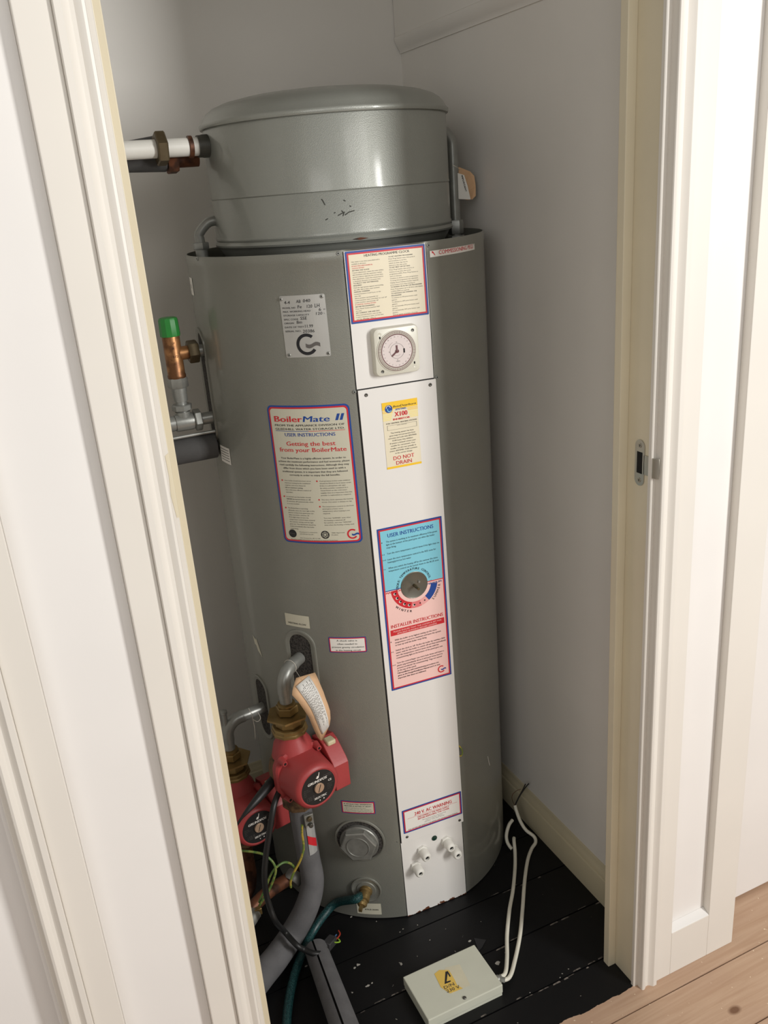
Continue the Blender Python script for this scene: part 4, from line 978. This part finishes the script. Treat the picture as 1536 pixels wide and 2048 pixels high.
mb = MB(); c = Vector((vxy.x, vxy.y, .690))-(vxy.to_3d()+Vector((0, 0, .690))-ex).normalized()*.030
hd = (Vector((vxy.x, vxy.y, .69))-ex).normalized(); sd = hd.cross(Vector((0, 0, 1)))
loop = [c+.0148*(cos(a)*Vector((0, 0, 1))+sin(a)*sd) for a in [radians(k*30) for k in range(-4, 9)]]
mb.tube(loop, .0006, M_string, 6); e_ = min((loop[0], loop[-1]), key=lambda q: (q-hp_).length)
mb.tube([e_, (e_+hp_)/2+Vector((.002, -.006, -.004)), hp_], .0006, M_string, 6); mb.build('string', M_ct)
mb = MB(); y2 = 1.655
mb.tube([atY(497, 1416, y2), atY(503, 1428, y2-.01), atY(506, 1438, y2-.01), atY(515, 1443, y2-.01), atY(521, 1436, y2-.01), atY(516, 1425, y2)], .0006, M_string, 6); mb.tube([atY(504, 1430, y2-.01), atY(509, 1455, y2-.01), atY(511, 1478, y2-.01)], .0008, M_string, 6)
tag(mb.build('string_loop'), 'loose white string looped on the rear elbow pipe', 'string')

# foam-lagged pipes
def fz(px, py, z): return atZ(px, py, z)
A = [Vector((.394, 1.511, .375)), Vector((.3955, 1.511, .30)), Vector((.398, 1.510, .22)), Vector((.398, 1.506, .15))]
A += [atY(613, 1815, 1.495), atZ(585, 1868, .042), atZ(553, 1915, .036), atZ(520, 1955, .034), Vector((.165, 1.372, .034)), Vector((.06, 1.29, .034))]
lp = thing('lagged_pipe', A[0], 'thick grey foam-lagged pipe curving from the front pump down to the floor', 'pipe')
MB().tube(A, [.0245, .0245, .025, .026, .027, .028, .029, .030, .030, .030], M_foam, 24).build('lagging', lp)
MB().tube([Vector((.394, 1.511, .395)), Vector((.394, 1.511, .37))], .0135, M_copper, 16, sm=False).build('tube', lp)
# reflective tape strip with red bar, wrapped on the front of the lagging
def lagf(px0, py0):
    q = atY(px0, py0, 1.4855); return q
c0 = Vector((.3965, 1.5105, 0))
def lagmap(U, V, h):
    th_ = -4+degrees(U/.0255); t_ = radians(th_); z = .244+V
    return Vector((c0.x+(.0256+h)*sin(t_), c0.y-(.0256+h)*cos(t_), z))
M_foil = mat('reflective_tape', rgb(196, 196, 194), .35, .4)
L = Label(lagmap, .022, .088, .0004); L.rect(0, 0, 1, 1, M_foil, 0); L.cols([i/8 for i in range(9)], lambda u: .64+.22*u, lambda u: .38+.22*u, M_redi, .0008); L.mb.build('tape', lp, smooth=0, label='silver tape with a red bar')
mb = MB(); q = lagmap(.006, .100, .004); mb.box((-.010, -.004, -.014), (.010, .004, .012), M_steel, T=lambda p: q+p); mb.lathe(q+Vector((.0, -.004, .004)), (0, -1, 0), [(.006, 0), (.0055, .006)], M_dkbrass, 10); mb.lathe(q+Vector((.001, -.004, -.012)), (0, -1, 0), [(.0055, 0), (.005, .008)], M_scrw, 10)
tag(mb.build('earth_clamp', bevel=.0008), 'metal earth clamp on top of the lagged pipe under the front pump', 'clamp')

S0, S1 = Vector((atZ(632, 1898, .030))), atZ(690, 2056, .060)
lp2 = thing('lagged_pipe', S0, 'grey foam-lagged pipe with a dark slit, lying at the bottom of the picture', 'pipe')
dirn = (S1-S0).normalized()
X, Y, D = frame(dirn)
mb = MB(); n = 30; seg = 30; V = []; F = []
# open-seam tube: C-shaped cross-section with a slit facing up
up = (Vector((0, 0, 1))-D*D.z).normalized(); sd = D.cross(up)
slit = radians(78)
ang = [slit+radians(5)+radians(350)*i/(seg-1) for i in range(seg)]
for k in range(n+1):
    c_ = S0+(S1+D*.10-S0)*k/n
    rr = .0255+.0035*k/n
    for i, a_ in enumerate(ang):
        V.append(c_+rr*(cos(a_)*sd+sin(a_)*up))
    for i, a_ in enumerate(ang[::-1]):
        V.append(c_+rr*.62*(cos(a_)*sd+sin(a_)*up))
q = 2*seg
for k in range(n):
    for i in range(q): F.append((k*q+i, k*q+(i+1) % q, (k+1)*q+(i+1) % q, (k+1)*q+i))
for i in range(seg-1): F += [(i, i+1, q-2-i, q-1-i), (n*q+i+1, n*q+i, n*q+q-1-i, n*q+q-2-i)]
mb.add(V, F, M_foam); mb.build('lagging', lp2, smooth=45)
MB().tube([S0+D*.012, S1+D*.09], .0135, M_black, 16, sm=False).build('tube', lp2)

# drain cock and hose
dc = thing('drain_cock', pdn, 'small brass drain cock at the foot of the grey cylinder', 'valve')
mb = MB(); d2 = (dd*.9+Vector((-.1, 0, -.12))).normalized()
mb.lathe(pdn, d2, [(.0150, .002), (.0150, .008), (.0125, .010), (.0125, .018), (.0135, .019), (.0135, .030), (.0105, .032)], M_brass, 20); mb.lathe(pdn, d2, [(.0085, .032), (.0115, .034), (.0115, .041), (.0078, .045)], M_brass, 20)
mb.build('cock_body', dc); mb = MB(); mb.box((-.0038, -.0038, 0), (.0038, .0038, .014), M_brass, T=(lambda fr: lambda p: pdn+d2*(.044+p.z)+fr[0]*p.x+fr[1]*p.y)(frame(d2))); mb.build('spindle', dc)
sdv = Vector((-.88, -.42, .16)).normalized(); hs = pdn+d2*.022+sdv*.012
mb = MB(); mb.lathe(pdn+d2*.008, sdv, [(.0085, .006), (.0085, .014), (.0068, .016), (.0068, .028)], M_brass, 16); mb.build('outlet', dc)
H = [pdn+d2*.008+sdv*.018, pdn+d2*.008+sdv*.035+Vector((0, 0, .002)), atZ(672, 1806, .052), atZ(645, 1834, .032), atZ(624, 1866, .016), atZ(606, 1902, .0125), atZ(589, 1950, .0105), atZ(578, 2000, .010), atZ(573, 2048, .010), atZ(573, 2100, .010)]
tag(MB().tube(H, .0098, M_hose, 20).build('garden_hose'), 'dark green braided hose running from the brass drain cock across the black floor', 'hose')

# black flexes
y0 = 1.40
Cb = [atY(586, 1545, 1.51), atY(566, 1570, 1.49), atY(552, 1598, 1.465), atY(545, 1625, 1.45), atY(538, 1668, 1.44), atY(532, 1709, 1.435), atY(529, 1750, 1.43), atY(532, 1786, 1.43), atY(540, 1815, 1.425), atY(551, 1843, 1.42), atZ(568, 1862, .092), atZ(593, 1890, .078), atZ(608, 1899, .064), atZ(628, 1907, .060), atZ(645, 1906, .052), atZ(652, 1898, .040)]
fx = thing('pump_flex', Cb[0], 'black flex looping down from the front pump to a plug with bare wires', 'cable')
MB().tube(Cb, .0062, M_black, 14).build('flex', fx)
e = atZ(652, 1894, .034); e2 = atZ(664, 1880, .028)
M_dkgrey = mat('dark_grey_plug', rgb(58, 57, 58), .5)
dr = (e2-e).normalized(); X, Y, _ = frame(dr)
mb = MB(); ln = (e2-e).length*1.2
mb.box((-.010, -.009, 0), (.010, .009, ln), M_dkgrey, T=lambda p: e+X*p.x+Y*p.y+dr*p.z); mb.build('plug', fx, bevel=.002)
for col, pts in ((rgb(170, 58, 40), [(666, 1882), (675, 1876), (680, 1868), (677, 1861)]), (rgb(70, 100, 140), [(664, 1880), (669, 1874), (673, 1869)]), (rgb(150, 190, 60), [(667, 1884), (673, 1885), (680, 1883), (677, 1878)])):
    MB().tube([atZ(x, y, .030) for x, y in pts], .0016, mat('wire', col, .4), 8).build('wire', fx)
Cc = [atY(584, 1535, 1.54), atY(552, 1556, 1.51), atY(532, 1578, 1.49), atY(515, 1598, 1.475), atY(498, 1618, 1.465), atY(484, 1635, 1.46), atY(474, 1650, 1.46)]
tag(MB().tube(Cc, [.009, .011, .0105, .009, .006, .003, .0024], M_black, 14).build('taped_flex'), 'taped black flex crossing in front of the rear pump', 'cable')
Cd = [atY(556, 1600, 1.53), atY(551, 1640, 1.53), atY(546, 1690, 1.52)]
# earth wires
def z2(x, y): return (450+x/7.315, 1620+y/7.315)
def ew(name, pts, ys, m, label, r=.0026):
    P_ = [atY(*z2(*p), yy) for p, yy in zip(pts, ys)]; return tag(MB().tube(P_, r, m, 10).build(name), label, 'wire', None)
ew('earth_wire', [(180, 590), (400, 612), (560, 650), (690, 750), (742, 870), (715, 1000), (640, 1180), (520, 1370), (470, 1490)], [1.50, 1.49, 1.475, 1.465, 1.46, 1.46, 1.465, 1.47, 1.48], M_gy_g, 'green and yellow earth wire arching left behind the black flex')
ew('earth_wire', [(965, 1130), (960, 1050), (1000, 930), (1100, 740), (1150, 570), (1140, 430), (1128, 350), (1128, 220)], [1.475, 1.473, 1.47, 1.468, 1.468, 1.47, 1.472, 1.474], M_gy_y, 'yellow earth wire dropping from the clamp beside the lagged pipe')
ew('earth_wire', [(1030, 860), (960, 785), (860, 768), (745, 845), (670, 950), (600, 1120), (500, 1350)], [1.478, 1.47, 1.465, 1.462, 1.468, 1.47, 1.475], M_gy_g, 'pale green earth wire looping between the two lagged pipes')
# pipework low on the left
cp = thing('copper_pipe', atY(560, 1790, 1.53), 'dull copper pipe near the floor left of the lagged pipe', 'pipe')
MB().tube([atY(498, 1822, 1.50), atY(530, 1790, 1.52), atY(565, 1765, 1.545), atY(600, 1745, 1.56)], .0145, M_copper, 18).build('tube', cp)
mb = MB(); q = atY(588, 1755, 1.545); mb.lathe(q, (.5, .3, .25), [(.019, -.012), (.021, -.008), (.021, .008), (.019, .012)], M_steel, 16); mb.build('clamp_band', cp)
rp_ = thing('riser_pipe', (.293, 1.673, .06), 'brown riser pipe under the shaded rear pump', 'pipe')
MB().tube([(.293, 1.673, .235), (.293, 1.673, .15), (.292, 1.67, .08), (.27, 1.655, .045), (.18, 1.60, .035)], .0150, M_copper, 18).build('tube', rp_)
mb = MB(); mb.hexn((.293, 1.673, .185), (0, 0, 1), .024, 0, .02, M_dkbrass); mb.build('nut', rp_)
sp2 = thing('pipe_clamp', atY(505, 1825, 1.48), 'grey metal pipe clamp beside the left frame near the floor', 'clamp')
MB().tube([atY(494, 1850, 1.45), atY(510, 1825, 1.47)], .0150, M_steel, 16, sm=False).build('clamp_band', sp2)
mb = MB(); q = atY(516, 1822, 1.465); mb.box((-.008, -.005, -.008), (.008, .005, .008), M_brass, T=lambda p: q+p); mb.build('terminal', sp2, bevel=.001)

# yellow wire end at the access cover edge
mb = MB(); q = rad(13.4, R+.004, 0); P_ = [solve_cyl(917, 1491, R+.002), solve_cyl(922, 1496, R+.005), solve_cyl(925, 1504, R+.006), solve_cyl(923, 1511, R+.005), solve_cyl(919, 1512, R+.002)]
mb.tube(P_, .0016, M_gy_y, 8); mb.build('wire_loop', mid_p, label='yellow wire poking out at the panel edge')

# ================================================================== JUNCTION BOX AND WHITE CABLES
jb = thing('junction_box', (.594, 1.225, 0), 'pale grey metal box lying on the black floor with a peeling yellow sticker', 'junction box')
x0, x1, y0, y1, ht = .507, .682, 1.1655, 1.2825, .030
mb = MB(); mb.box((x0+.0015, y0+.0015, 0), (x1-.0015, y1-.0015, .026), M_boxm); mb.build('case', jb, smooth=0)
mb = MB(); mb.box((x0, y0, .008), (x1, y1, ht), M_boxm); lid = mb.build('lid', jb, smooth=0, bevel=.0018)
def bx(px, py): q = atZ(px, py, ht+.0004); return ((q.x-x0)/(x1-x0), 1-(q.y-y0)/(y1-y0))
L = Label(flat((x0, y0, ht), (1, 0, 0), (0, 1, 0)), x1-x0, y1-y0, .0003)
def b8(x, y): return bx(480+x/2.56, 1740+y/2.56)
M_ylab = mat('yellow_hazard_label', rgb(226, 190, 92), .45, var=.04); M_resid = mat('label_residue', rgb(214, 208, 182), .6)
L.poly([b8(1050, 500), b8(1125, 482), b8(1180, 590), b8(1140, 605), b8(1085, 635), b8(1040, 570)], M_resid, 0)
L.poly([b8(1075, 632), b8(1142, 606), b8(1112, 590), b8(1098, 560), b8(1070, 512), b8(1020, 512), b8(995, 532), b8(1028, 600)], M_ylab, 1)
def tb8(t, xa, ya, xb, yb, cap, m=M_ink):
    a_ = b8(xa, ya); b_ = b8(xb, yb); V, F = glyphs(t, 0); X0 = min(v[0] for v in V); X1 = max(v[0] for v in V)
    ax, ay = a_[0]*L.W, (1-a_[1])*L.H; bx_, by_ = b_[0]*L.W, (1-b_[1])*L.H; ln = sqrt((bx_-ax)**2+(by_-ay)**2); ux, uy = (bx_-ax)/ln, (by_-ay)/ln; k = ln/(X1-X0); ky = cap/.7
    L.mb.add([L.f(ax+(x-X0)*k*ux-y*ky*uy, ay+(x-X0)*k*uy+y*ky*ux, .0003+.0009) for x, y in V], F, m)
tb8('D/N', 1050, 612, 1100, 590, .0075, M_scrw); tb8('230 V', 1062, 630, 1128, 604, .0075, M_scrw)
L.poly([b8(1048, 585), b8(1052, 522), b8(1064, 518), b8(1080, 545), b8(1074, 548), b8(1063, 530), b8(1058, 572), b8(1078, 566), b8(1080, 572)], M_ink, 3)
L.mb.build('warning_label', lid, smooth=0)
q = atZ(929, 1996, ht); mb = MB(); mb.lathe(q, (0, 0, 1), [(.004, 0), (.004, .0012), (.003, .0022)], M_scrw, 16); mb.build('screw', jb)
# gland on the corner
gp = Vector((x1, 1.1895, .020)); mb = MB(); mb.lathe(gp+Vector((-.001, 0, 0)), (1, 0, 0), [(.0085, 0), (.0085, .006), (.007, .007), (.007, .012)], M_steel, 16); mb.hexn(gp+Vector((.006, -.004, .002)), (.7, -.7, 0), .006, 0, .010, M_steel); mb.build('cable_clamp', jb)
def cable(pts, label, r=.0044):
    return tag(MB().tube(pts, r, M_cable, 14).build('white_cable'), label, 'cable')
zf = .0055
A = [Vector((.685, 1.191, .022)), atZ(1010, 1947, .018), atZ(1014, 1915, .010), atZ(1014, 1870, zf), atZ(1019, 1820, zf), atZ(1026, 1780, zf), atZ(1030, 1735, zf), atZ(1030, 1705, .012), atZ(1028, 1682, .026), atZ(1028, 1676, .026)]
cable(A, 'left white cable running back from the floor box')
A = [Vector((.686, 1.184, .020)), atZ(1019, 1954, .015), atZ(1030, 1920, .007), atZ(1040, 1870, zf), atZ(1045, 1820, zf), atZ(1049, 1765, zf), atZ(1055, 1722, zf), atZ(1063, 1698, zf), atZ(1071, 1685, .010), atZ(1068, 1673, .018), atZ(1052, 1660, .030), atZ(1041, 1643, .048), atZ(1033, 1622, .072), atZ(1030, 1611, .082)]
wc = thing('white_cable', A[0], 'right white cable from the floor box, with stripped dark wires by the skirting', 'cable')
MB().tube(A, .0044, M_cable, 14).build('sheath', wc)
E = A[-1]
for (m_, pts, r_) in ((M_black, [(1030, 1612), (1040, 1592), (1052, 1574), (1058, 1567)], .0015), (M_black, [(1029, 1611), (1036, 1596), (1045, 1580), (1051, 1568)], .0015), (M_copper, [(1028, 1611), (1023, 1600), (1024, 1590), (1032, 1582), (1042, 1578)], .0007)):
    n = len(pts); P_ = [atY(x, y, 1.60-.012*i) for i, (x, y) in enumerate(pts)]
    P_ = [p+(E-P_[0])*(1-i/(n-1)) for i, p in enumerate(P_)]
    MB().tube(P_, r_, m_, 8).build('wire', wc)
A = [atZ(1025, 1640, .050), atZ(1018, 1650, .045), atZ(1013, 1668, .030), atZ(1014, 1682, .018), atZ(1019, 1692, .010), atZ(1024, 1698, .006)]
cable(A, 'short hooked white cable end beside the cylinder foot')

# floor scrap by the box
mb = MB(); mb.add([atZ(*p, .0012) for p in [(948, 1876), (972, 1880), (964, 1895), (957, 1902)]], [(0, 1, 2, 3)], mat('dark_scrap', rgb(32, 32, 34), .6)); o = mb.build('paper_scrap', smooth=0); sm = o.modifiers.new('thickness', 'SOLIDIFY'); sm.thickness = .0008; sm.offset = 0
tag(o, 'thin dark scrap beside the top corner of the floor box', 'scrap')

bpy.data.objects.remove(_fo)
print('objects', len(bpy.data.objects), 'verts', sum(len(m.vertices) for m in bpy.data.meshes))
